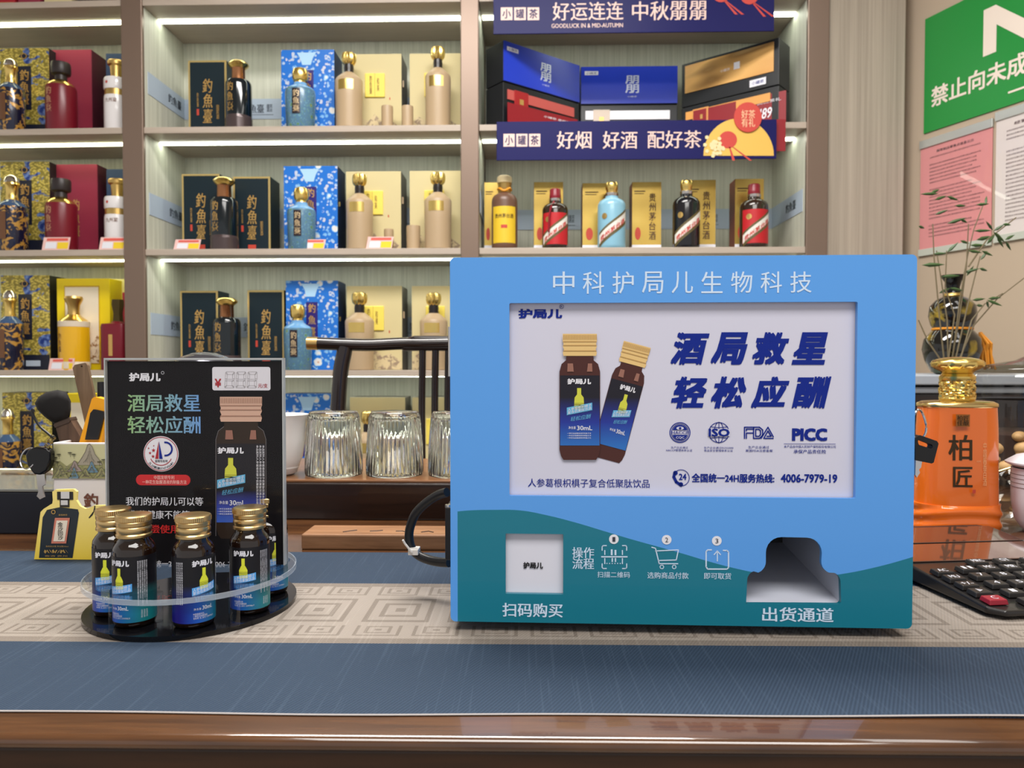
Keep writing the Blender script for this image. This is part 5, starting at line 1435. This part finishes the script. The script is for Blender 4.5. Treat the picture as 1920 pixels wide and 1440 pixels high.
mz([(99, 897), (99, 872), (112, 864), (125, 874), (140, 864), (158, 870), (175, 860), (200, 866), (240, 872), (240, 897)], MO)
peak(168, 872, 832, 24, MG, -.0012); peak(140, 884, 864, 14, MV, -.0016); peak(172, 886, 865, 13, MB_, -.0016)
peak(139, 897, 876, 10, MB_, -.0020, n=4); peak(113, 897, 872, 16, MO, -.0020); peak(160, 897, 878, 14, MO, -.0020); peak(190, 897, 876, 16, MO, -.0020); peak(222, 897, 870, 20, MO, -.0020)
for k in range(60):
    x, y = random.uniform(101, 200), random.uniform(874, 895)
    pb.mat(random.choice((MK, MO, M('tree_green', C(104, 116, 80), .5)))).flatpoly([t.px(x+random.uniform(1, 3)*math.cos(a), y+random.uniform(.6, 1.4)*math.sin(a), -.0026) for a in (5, 3.8, 2.5, 1.2, 0)], -.0026)
for x, y in ((104, 858), (110, 852), (107, 866), (131, 849), (138, 852), (186, 866), (194, 862)):
    pb.mat(M('tree_ink', C(86, 84, 62), .5)).flatpoly([t.px(x+5*math.cos(a), y+1.4*math.sin(a), -.0018) for a in (5, 3.8, 2.5, 1.2, 0)], -.0018)
    pb.line([t.px(x, y, -.0018), t.px(x+1, y+8, -.0018)], .0004, -.0018)
pb.mat(M('brown_calligraphy', C(110, 66, 52), .5)).text('釣', t.R(157, 925, 184, 952, -.0008), -.0008, .03)
pb.obj('printed_scene', t.e, False)
CUP = t
# pens and tools standing in the cup (things of their own)
base = p
def stick(name, label, cat, dy):
    return T(name, label, cat, (p.x, CUY+dy, TZ+.006))
t = stick('wooden_ruler', 'flat worn wooden ruler with a hole leaning in the pen cup', 'ruler', .05)
B(wood('ruler_wood', C(128, 104, 80), C(98, 76, 56), 'z', 1.5, .55)).plate([[t.px(*k, 0) for k in [(136, 690), (140, 684), (160, 680), (164, 685), (186, 790), (196, 835), (168, 835)]], [t.px(153+2*math.cos(a), 687+2*math.sin(a), 0) for a in [k*.7854 for k in range(8)]]], 0, .004).obj('ruler_blade', t.e, False, .0006)
t = stick('utility_knife', 'orange utility knife with black slider in the pen cup', 'knife', .018)
B(M('knife_orange', C(240, 164, 20), .4)).plate([[t.px(*k, 0) for k in [(150, 824), (158, 796), (172, 748), (177, 744), (200, 750), (204, 756), (190, 830), (182, 860), (140, 860)]]], 0, .012).obj('knife_body', t.e, False, .0015)
B(BLACK).plate([[t.px(*k, 0) for k in [(162, 824), (172, 774), (178, 767), (196, 771), (198, 776), (186, 824)]]], -.003, .004).obj('slider', t.e, False, .001)
t = stick('brush', 'wide black bristle brush with wooden handle leaning left in the pen cup', 'brush', .03)
hd = [(103, 796), (131, 786), (152, 822), (170, 850), (140, 860), (112, 830)]
B(wood('brush_wood', C(92, 70, 54), C(66, 48, 38), 'z', 1.5, .5)).plate([[t.px(*k, 0) for k in hd]], 0, .012).obj('handle', t.e, False, .0015)
B(M('ferrule', C(70, 54, 44), .5)).plate([[t.px(*k, 0) for k in [(101, 797), (104, 793), (130, 782), (133, 788), (131, 792), (104, 802)]]], -.001, .014).obj('ferrule', t.e, False, .0008)
# bristles: fan with thickness
br = B(M('black_bristle', C(16, 13, 13), .8))
fan_ = [(103, 796), (84, 782), (70, 768), (65, 756), (72, 744), (88, 735), (108, 731), (125, 735), (133, 752), (133, 768), (130, 786)]
cxy = (104, 764)
ringv = []
for k, (sc, dy) in enumerate(((.55, -.004), (.88, -.002), (1, .006), (.88, .014), (.55, .016))):
    ringv.append([(lambda q: (q[0], dy, q[1]))(t.px(cxy[0]+(a-cxy[0])*sc, cxy[1]+(c_-cxy[1])*sc, dy)) for a, c_ in fan_])
n = len(fan_); vs = [v for rr_ in ringv for v in rr_]
br.add(vs, [tuple(range(n))]+[(k*n+i, (k+1)*n+i, (k+1)*n+(i+1) % n, k*n+(i+1) % n) for k in range(4) for i in range(n)]+[tuple(range(5*n-1, 4*n-1, -1))]).obj('bristles', t.e, True, angle=80)
t = stick('marker', 'black marker behind the black panel in the pen cup', 'marker', .06)
B(BLACK).tube([(lambda q: (q[0], 0, q[1]))(t.px(*k, 0)) for k in ((196, 850), (193, 780), (189, 716))], [.006, .0062, .004], 14).obj('marker_body', t.e)
B(M('marker_grey', C(70, 70, 74), .4)).tube([(lambda q: (q[0], 0, q[1]))(t.px(*k, 0)) for k in ((192.6, 770), (192, 758))], .0066, 14).obj('marker_ring', t.e)
# bunch of keys on the left side of the cup
KY = .838
p2 = atY(78, 865, KY)
t = T('car_key', 'black car key with silver blade hanging at the left of the pen cup', 'key', p2)
P = lambda a, c_: t.px(a, c_, 0)
B(BLACKG).prism([P(*k) for k in [(52, 852), (58, 842), (72, 837), (92, 840), (99, 846), (99, 866), (92, 882), (80, 890), (68, 888), (56, 872)]][::-1], -.005, .005).obj('key_head', t.e, True, .002, 3)
B(SILVER).plate([[P(*k) for k in [(69, 888), (85, 889), (86, 908), (80, 912), (82, 924), (84, 932), (76, 936), (70, 930), (73, 922), (71, 908)]]], -.0012, .0024).obj('key_blade', t.e, False)
c = P(57, 859)
B(CHROME).tube([(c[0]-.001+.0088*math.cos(a), .004*math.sin(a)-.002, c[1]+.0115*math.sin(a)) for a in [k*math.pi/14 for k in range(28)]], .0008, 8, True).obj('key_ring', t.e)
kc = B(M('gilt', C(196, 176, 130), .25, 1))
for k in range(5):
    a, c_ = 92+2.6*k, 836-4.2*k; q = P(a, c_)
    kc.tube([(q[0]+.0026*math.cos(w), .0018*math.sin(w)*(1 if k % 2 else -1)-.003, q[1]+.0026*math.sin(w)) for w in [j*math.pi/6 for j in range(12)]], .0006, 6, True)
kc.obj('chain', t.e)
B(BLACK).tube(smooth([(lambda q: (q[0], -.004, q[1]))(P(*k)) for k in [(103, 820), (94, 812), (80, 800), (70, 785), (65, 771), (66, 767), (68, 772)]]), .0014, 8).obj('strap', t.e)
# dark box
bz = zat(40, 917, .905)-TZ
xr = xat(99, .905)
t = T('storage_box', 'dark navy box with grey lid left of the pen cup', 'box', (xr-.13, .905, TZ))
B(M('navy_black', C(20, 23, 34), .4)).box(-.15, .13, 0, .115, 0, bz-.004).obj('box_body', t.e, False, .002)
B(M('box_lid_grey', C(112, 114, 110), .2, coat=.4)).box(-.15, .13, 0, .115, bz-.0038, bz).obj('box_lid', t.e, False, .001)

# ================================================================== BEHIND: wooden block, tea tray, glasses, cup, kettle
BY = atZ(600, 1031, TZ).y
bh = zat(600, 1002, BY)-TZ
lightw = wood('block_wood', C(150, 108, 74), C(116, 78, 48), 'x', 1.6, .5)
x0 = xat(562, BY)
t = T('wooden_block', 'long narrow wooden block with carved marks lying behind the runner', 'wooden block', (x0, BY, TZ))
B(lightw).box(0, .46, 0, .05, 0, bh).obj('block', t.e, False, .002)
b = B(M('carved_dark', C(52, 34, 24), .6)); random.seed(2)
for k in range(10):
    x = .045+.03*k; b.tube([(x, .012+.006*math.sin(k), bh), (x+.008, .018, bh), (x+.014, .012+.01*random.random(), bh)], .0010, 5)
b.obj('carved_marks', t.e)
TY = 1.0
tz = .80
t = T('tea_tray', 'dark wooden tea tray with raised rim carrying glasses', 'tray', (-.04, TY, TZ))
hw = .39; th_ = tz-TZ
sec = [(-hw+.02, .0), (hw-.02, .0), (hw, .008), (hw, th_-.004), (hw-.004, th_), (-hw+.004, th_), (-hw, th_-.004), (-hw, .012)]
B(DKWOOD).prism(sec, 0, .24).obj('tray_body', t.e, False, .002)
B(wood('tray_top_wood', C(140, 96, 60), C(104, 66, 38), 'x', 1.2, .3, .4)).box(-hw+.004, hw-.004, .003, .237, th_, th_+.004).obj('tray_top', t.e, False, .0015)
TT = TZ+th_+.0045
# ribbed glasses
RGL = M('ribbed_glass', (.97, .98, .97, 1), .02, trans=1., ior=1.45)
GY = 1.055
t = None
for k, (cx, nm) in enumerate(((626, 'left ribbed glass tumbler upside down on the tray'), (740, 'middle ribbed glass tumbler upside down on the tray'), (856, 'right ribbed glass tumbler half hidden by the vending machine'))):
    q = atY(cx, 850, GY)
    if t is None:
        t = T('glass_tumbler', nm, 'glass', (q.x, GY, TT), 0, 'ribbed tumblers on the tray')
        Rb = 54*GY/FPX; Rt = 48*GY/FPX; Hh = zat(cx, 771, GY)-TT
        ribf = lambda r, z, i: (.030 if (i % 4 in (1, 2) and r > Rt*.93 and .006 < z < Hh-.004) else 0.)
        out = [(Rb*.97, 0), (Rb*.985, .002), (Rb*.97, .007), (Rt+(Rb-Rt)*.6, Hh*.4), (Rt*.98, Hh-.008), (Rt*.955, Hh-.003), (Rt*.9, Hh)]
        inn = [(0, Hh), ]
        g = B(RGL)
        prof = out+[(0.0, Hh)]
        g.lathe(prof, 160, rib=ribf, cap=False)
        g.lathe([(0, Hh-.010), (Rt*.86, Hh-.010), (Rt*.90, Hh-.014), (Rb*.93, .002), (Rb*.97, 0)][::1], 80, cap=False)
        g.obj('tumbler_body', t.e, True, angle=60)
        first = t
    else:
        dup(first.e, (q.x, GY, TT), .1*k, nm)
q = atY(522, 850, 1.05)
t = T('white_cup', 'plain white porcelain cup on the tray behind the black panel', 'cup', (q.x, 1.05, TT))
hh = zat(522, 777, 1.05)-TT; kx = 1.05/FPX
B(M('porcelain', C(236, 232, 226), .2, coat=.4)).lathe([(28*kx, 0), (34*kx, .003), (45*kx, hh*.3), (50*kx, hh*.6), (52*kx, hh*.9), (57*kx, hh), (54*kx, hh), (49*kx, hh*.9), (47*kx, hh*.6), (38*kx, .01), (0, .008)], 48).obj('cup_body', t.e, angle=70)
B(MATS['porcelain']).tube(smooth([(-50*kx, 0, hh*.75), (-72*kx, 0, hh*.7), (-74*kx, 0, hh*.4), (-46*kx, 0, hh*.3)]), .004, 8).obj('handle', t.e)
# dark kettle lid showing above the panel
q = atY(383, 660, 1.12); kz = q.z
t = T('kettle', 'dark kettle whose domed lid peeks over the black panel', 'kettle', (q.x, 1.12, TT))
hk = kz-TT
B(M('kettle_dark', C(60, 62, 68), .2, .6)).lathe([(.045, 0), (.056, .004), (.06, .06), (.058, hk-.06), (.054, hk-.036)], 48).obj('kettle_body', t.e)
B(M('kettle_lid', C(92, 92, 100), .15, .8)).lathe([(.054, hk-.0355), (.052, hk-.026), (.045, hk-.016), (.032, hk-.007), (.016, hk-.0015), (0, hk)], 48).obj('lid', t.e, angle=60)

# ================================================================== CHAIR
HY = 1.60
CHW = M('chair_ebony', C(26, 17, 17), .22, coat=.4)
def hz(px, py): return zat(px, py, HY)
xL = xat(577, HY); xRr = xat(1118, HY); xm = (xL+xRr)/2
t = T('wooden_chair', 'dark ebony chair with brass tipped top rail behind the table', 'chair', (xm, HY, 0))
k = HY/FPX
rz0 = hz(620, 644)
hw = (xRr-xL)/2
pts = [(-hw+.022, 0, rz0-.0), (-hw*.6, .008, rz0-.003), (-hw*.36, .012, rz0+.0), (-hw*.2, .012, rz0+.0), (0, .012, rz0+.001), (hw*.2, .012, rz0), (hw*.36, .012, rz0), (hw*.6, .008, rz0-.003), (hw-.022, 0, rz0)]
B(CHW).tube(smooth(pts), .0135, 16).obj('top_rail', t.e)
b = B(CHW)
zr = rz0+.004
b.prism([(-hw*.40, zr), (-hw*.26, zr+.013), (hw*.26, zr+.013), (hw*.40, zr), (hw*.34, zr-.02), (-hw*.34, zr-.02)][::-1], .002, .026).obj('head_rest', t.e, False, .006, 3)
for s in (-1, 1): B(M('brass', C(206, 172, 110), .28, 1)).tube([(s*(hw-.0225), 0, rz0), (s*hw, -.001, rz0+.0005)], .0142, 20).obj('brass_tip', t.e)
pxp = xat(646, HY)-xm
for s in (-1, 1):
    B(CHW).tube(smooth([(s*abs(pxp), .006, rz0-.008), (s*(abs(pxp)+.012), .0, rz0-.10), (s*(abs(pxp)+.022), -.012, .62), (s*(abs(pxp)+.024), -.02, .45), (s*(abs(pxp)+.024), -.02, 0)]), .0165, 14).obj('rear_leg', t.e)
for xx in (791, 815.5, 840, 864.5, 889):
    x = xat(xx, HY)-xm
    B(CHW).tube(smooth([(x, .012, rz0-.008), (x-.003, .018, rz0-.15), (x, .0, rz0-.30), (x, -.015, .47)]), .0078, 12).obj('slat', t.e)
B(CHW).box(-.27, .27, -.03, .42, .43, .47).obj('seat', t.e, False, .006)
for s in (-1, 1): B(CHW).tube([(s*.245, .39, 0), (s*.245, .39, .44)], .018, 14).obj('front_leg', t.e)

# ================================================================== RIGHT FOREGROUND: orange bottle, calculator, cup, jar
OY = .975
q = atY(1795, 700, OY); oz = TZ
t = T('orange_bottle', 'glossy orange bottle with ornate gold stopper and draped base', 'bottle', (q.x, OY, oz))
kx = OY/FPX
oz_ = lambda py: zat(1795, py, OY)-oz
ORG = M('orange_glaze', C(222, 106, 30), .16, coat=.6)
pw = 2.6
B(ORG).lathe([(72*kx, oz_(985)), (73*kx, oz_(970)), (71*kx, oz_(930)), (68.5*kx, oz_(800)), (66.5*kx, oz_(762))], 64, sy=.62, pw=pw).obj('glazed_body', t.e, angle=60)
def drape(r, z, i):
    a = 2*math.pi*i/96
    return .028*math.sin(z*420+2.2*math.sin(a)+.8*math.cos(a*2))
B(ORG).lathe([(73*kx, .0)]+[(75*kx+.5*kx*j/14, oz_(991-1.0*48*j/14)) for j in range(1, 14)]+[(73.0*kx, oz_(941))], 96, sy=.64, pw=pw, rib=lambda r, z, i: drape(r, z, i) if .0005 < z else 0).obj('draped_base', t.e, angle=70)
B(M('pale_gold', C(226, 196, 132), .22, 1)).lathe([(66.6*kx, oz_(763)), (68.5*kx, oz_(761)), (68*kx, oz_(756)), (60*kx, oz_(752)), (31*kx, oz_(750))], 64, sy=.62, pw=pw).obj('shoulder_rim', t.e, angle=60)
B(GOLD).lathe([(29*kx, oz_(750.2)), (30*kx, oz_(747))]+[((28.6+.5*(k%2))*kx, oz_(744-2.4*k)) for k in range(14)]+[ (30*kx, oz_(710)), (30*kx, oz_(706)), (25*kx, oz_(700))], 60, rib=lambda r, z, i: random.uniform(-.07, .07)*(1 if oz_(745) < z < oz_(713) else 0)).obj('stopper_neck', t.e, angle=25)
B(GOLD).lathe([(24*kx, oz_(701)), (28*kx, oz_(696)), (36*kx, oz_(692)), (43*kx, oz_(687)), (44*kx, oz_(681)), (42*kx, oz_(677)), (34*kx, oz_(673)), (20*kx, oz_(670)), (0, oz_(669))], 60, rib=lambda r, z, i: .03*math.sin(i*2*math.pi/5+z*900) if r > 40*kx else 0).obj('stopper_top', t.e, angle=60)
b = B(M('bronze_ink', C(62, 46, 26), .35, .4))
yf = -72*kx*.62-.0025
tr = lambda *a: t.R(*a, yf)
# wrap text on the front of the body: follow its bulge
def wrap(b, s, rect, bold, rot=0):
    x0, z0, x1, z1 = rect; vs, fs = glyphs(s, bold, 0)
    o = []
    for k in vs:
        u, w = k
        x = x0+(x1-x0)*u; z = z0+(z1-z0)*w
        rr = (73*kx+(66.5-73)*kx*min(1, max(0, (z-oz_(970))/(oz_(762)-oz_(970)))))
        k_ = max(0, 1-(abs(x)/rr)**pw)**(1/pw)
        o.append((x, -rr*.62*k_-.0008-LAY*k.lay, z))
    b.add(o, fs)
wrap(b, '柏', tr(1783, 816, 1826, 864), .02); wrap(b, '匠', tr(1790, 876, 1826, 914), .02)
b.mat(M('seal_bronze', C(150, 92, 40), .4, .3)); b.rect(*tr(1792, 777, 1818, 800), yf-.0006)
b.mat(MATS['bronze_ink']).text('柏匠\n佳酿', tr(1794, 779, 1816, 798), yf-.0012, .01)
b.mat(REDSEAL).rect(*tr(1823, 918, 1829, 925), yf-.0006)
b.mat(M('orange_pale_ink', C(236, 170, 116), .4))
wrap(b, '中\n国\n酱\n香\n白\n酒', tr(1846, 830, 1854, 912), 0); wrap(b, 'BAIJIANG', tr(1834, 864, 1842, 868), 0)
b.obj('lettering', t.e, False)
# calculator
t = T('calculator', 'black desk calculator with dark keys and one red key', 'calculator', (.377, .611, MZ), R(8))
wC, dC = .172, .224
body = [(.010, 0), (wC-.01, 0), (wC, .010), (wC, dC-.012), (wC-.012, dC), (.012, dC), (0, dC-.012), (0, .010)]
top = lambda y: .008+.020*(y/dC)
n = len(body)
b = B(M('calculator_black', C(30, 28, 28), .3, coat=.2))
b.add([(x, y, .003) for x, y in body]+[(x, y, top(y)) for x, y in body], [tuple(range(n-1, -1, -1)), tuple(range(n, 2*n))]+[(i, (i+1) % n, (i+1) % n+n, i+n) for i in range(n)])
b.obj('calculator_body', t.e, False, .002, 3)
for x in (.02, wC-.02):
    for y in (.02, dC-.02): B(BLACK).lathe([(.006, 0), (.006, .0035)], 12, (x, y, 0)).obj('rubber_foot', t.e)
def slab(b, x0, x1, y0_, y1, lift, thick, tx=0, ty=0):
    f = lambda x, y, l: (x, y, top(y)+l)
    return b.hexa([f(x0, y0_, lift), f(x1, y0_, lift), f(x1, y1, lift), f(x0, y1, lift), f(x0+tx, y0_+ty, lift+thick), f(x1-tx, y0_+ty, lift+thick), f(x1-tx, y1-ty, lift+thick), f(x0+tx, y1-ty, lift+thick)])
slab(B(M('display_glass', C(66, 44, 36), .05, coat=1.)), .006, wC-.006, .163, dC-.012, .0003, .0015).obj('display_window', t.e, False, .0006)
slab(B(M('lower_window_brown', C(84, 56, 44), .06, coat=1.)), .006, wC-.006, .112, .160, .0003, .0012).obj('lower_window', t.e, False, .0006)
KB = M('key_black', C(36, 34, 34), .4); KR = M('key_red', C(140, 26, 44), .4)
def key(s_, x, y, m):
    w2, d2 = .0088, .0062
    ko = slab(B(m), x-w2, x+w2, y-d2, y+d2, .0006, .0042, .0010, .0009).obj('key', t.e, False, .0007)
    vs, fs = glyphs(s_, .012, 0)
    lw_ = .0058*{1: .42, 2: .8, 3: 1.0}[min(3, len(s_))]; lh = .0030
    B(WHITE).add([(x-lw_+2*lw_*u, y-lh+2*lh*w, top(y-lh+2*lh*w)+.00495) for u, w in vs], fs).obj('key_legend', ko, False)
for j, s_ in enumerate(('C', '▶', '+/-', 'MU', 'AC')): key(s_, .0125, .0165+.0158*j, KR if s_ == 'C' else KB)
for j, row in enumerate((('0', '00', '.', '+', '='), ('1', '2', '3', '-', '='), ('4', '5', '6', '×', 'M-'), ('7', '8', '9', '÷', 'M+'), ('II', 'MC', 'MR', '%', '√'))):
    for i, s_ in enumerate(row): key(s_, .0405+.0222*i, .0105+.0187*j-(.0012 if j == 4 else 0), KB)
for i, s_ in enumerate(('MRC', 'GT', 'TAX')): key(s_, .0640+.0280*i, .1005, KB)
# white lidded tea cup at the right edge
q = atZ(1952, 1008, TZ)
cyc = q.y+.028
q = atY(1958, 940, cyc)
t = T('tea_mug', 'pinkish white porcelain tea mug with a lid at the right edge', 'mug', (q.x, cyc, TZ))
kx = cyc/FPX; zz = lambda py: zat(1950, py, cyc)-TZ
POR = M('pink_porcelain', C(224, 220, 226), .3)
B(POR).lathe([(30*kx, 0), (34*kx, .003), (47*kx, zz(975)), (52*kx, zz(940)), (53*kx, zz(905)), (53*kx, zz(878)), (50*kx, zz(878)), (49*kx, zz(905)), (30*kx, .012), (0, .01)], 48).obj('mug_body', t.e, angle=60)
for py in (890, 898, 906, 914): B(M('grey_ring', C(140, 126, 126), .4)).lathe([(53.1*kx, zz(py)), (53.6*kx, zz(py-.8)), (53.1*kx, zz(py-1.6))], 48, cap=False).obj('ring_line', t.e)
B(POR).lathe([(50*kx, zz(876)), (62*kx, zz(870)), (62.5*kx, zz(867)), (45*kx, zz(855)), (20*kx, zz(848)), (12*kx, zz(842)), (9*kx, zz(836)), (0, zz(834))], 48).obj('lid', t.e, angle=50)
B(POR).tube(smooth([(50*kx, 0, zz(900)), (78*kx, 0, zz(905)), (80*kx, 0, zz(945)), (48*kx, 0, zz(960))]), .005, 10).obj('handle', t.e)
# glass jar of nuts
JY = 1.34
q = atY(1936, 800, JY)
t = T('glass_jar', 'large lidded glass jar of nuts behind the orange bottle', 'jar', (q.x, JY, TZ))
kx = JY/FPX; zz = lambda py: max(0, zat(1936, py, JY)-TZ)
JG = thin_glass('jar_glass', (.90, .90, .89, 1), 1.5)
B(JG).lathe([(85*kx, 0), (94*kx, .004), (96*kx, zz(800)), (97*kx, zz(760)), (96*kx, zz(748))], 56).obj('jar_body', t.e, angle=60)
B(JG).lathe([(95*kx, zz(746)), (97*kx, zz(738)), (93*kx, zz(720)), (97*kx, zz(706)), (93*kx, zz(700))], 56, cap=False, rib=lambda r, z, i: .012*math.sin(i*2*math.pi/7)).obj('neck_collar', t.e, angle=30)
B(thin_glass('lid_glass', (.55, .57, .56, 1), 1.5)).lathe([(96*kx, zz(699)), (98*kx, zz(694)), (96*kx, zz(690)), (70*kx, zz(683)), (30*kx, zz(676)), (14*kx, zz(668)), (14*kx, zz(660)), (0, zz(656))], 56).obj('lid', t.e, angle=50)
B(M('walnut_dark', C(50, 32, 24), .6)).lathe([(0, .006), (84*kx, .006), (90*kx, .012), (90*kx, zz(812)), (80*kx, zz(808)), (0, zz(806))], 40).obj('filling', t.e)
random.seed(11)
for k in range(16):
    a = R(180+random.uniform(0, 110)); rr_ = 84*kx
    z0 = random.uniform(.03, zz(806)+.004)
    c = (rr_*math.cos(a)*1.02, rr_*math.sin(a)*1.02, z0); s = random.uniform(.008, .017)
    prof = [(s*math.sin(math.pi*i/8), s*.8*-math.cos(math.pi*i/8)+0) for i in range(9)]
    o = B(M('nut_tan', C(176, 140, 92), .6)).lathe(prof, 14, (c[0], c[1], c[2]), cap=False).obj('nut', t.e)
# dark crimson canister between machine and orange bottle, crumpled clear wrap
q = atY(1716, 940, 1.06)
t = T('canister', 'wine red canister half hidden between vending machine and orange bottle', 'canister', (q.x-.022, 1.09, TZ))
hc = zat(1716, 884, 1.06)-TZ
B(M('wine_lacquer', C(104, 24, 50), .15, coat=.5)).lathe([(.034, 0), (.036, .003), (.036, hc-.012), (.034, hc-.01)], 40).obj('canister_body', t.e)
B(M('wine_lacquer', None)).lathe([(.0372, hc-.0098), (.0372, hc-.002), (.034, hc), (0, hc)], 40).obj('lid', t.e)
q = atY(1882, 940, 1.02)
t = T('plastic_tray', 'crumpled clear plastic tray between orange bottle and tea mug', 'tray', (q.x, 1.02, TZ))
cr = B(thin_glass('cloudy_plastic', (.62, .61, .58, 1), 1.6, .08)); random.seed(9)
nx, nz = 7, 8; vs = []
for j in range(nz+1):
    for i in range(nx+1):
        vs.append((-.035+.07*i/nx+random.uniform(-.002, .002), .012*random.random()+.03*j/nz, .002+.068*j/nz*(0.6+.4*i/nx)))
cr.add(vs, [(j*(nx+1)+i, j*(nx+1)+i+1, (j+1)*(nx+1)+i+1, (j+1)*(nx+1)+i) for j in range(nz) for i in range(nx)]).obj('wrap_sheet', t.e, False)
B(M('pale_gold', None)).tube([vs[nz*(nx+1)], vs[nz*(nx+1)+3], vs[nz*(nx+1)+nx]], .0012, 6).obj('gold_rim', t.e)
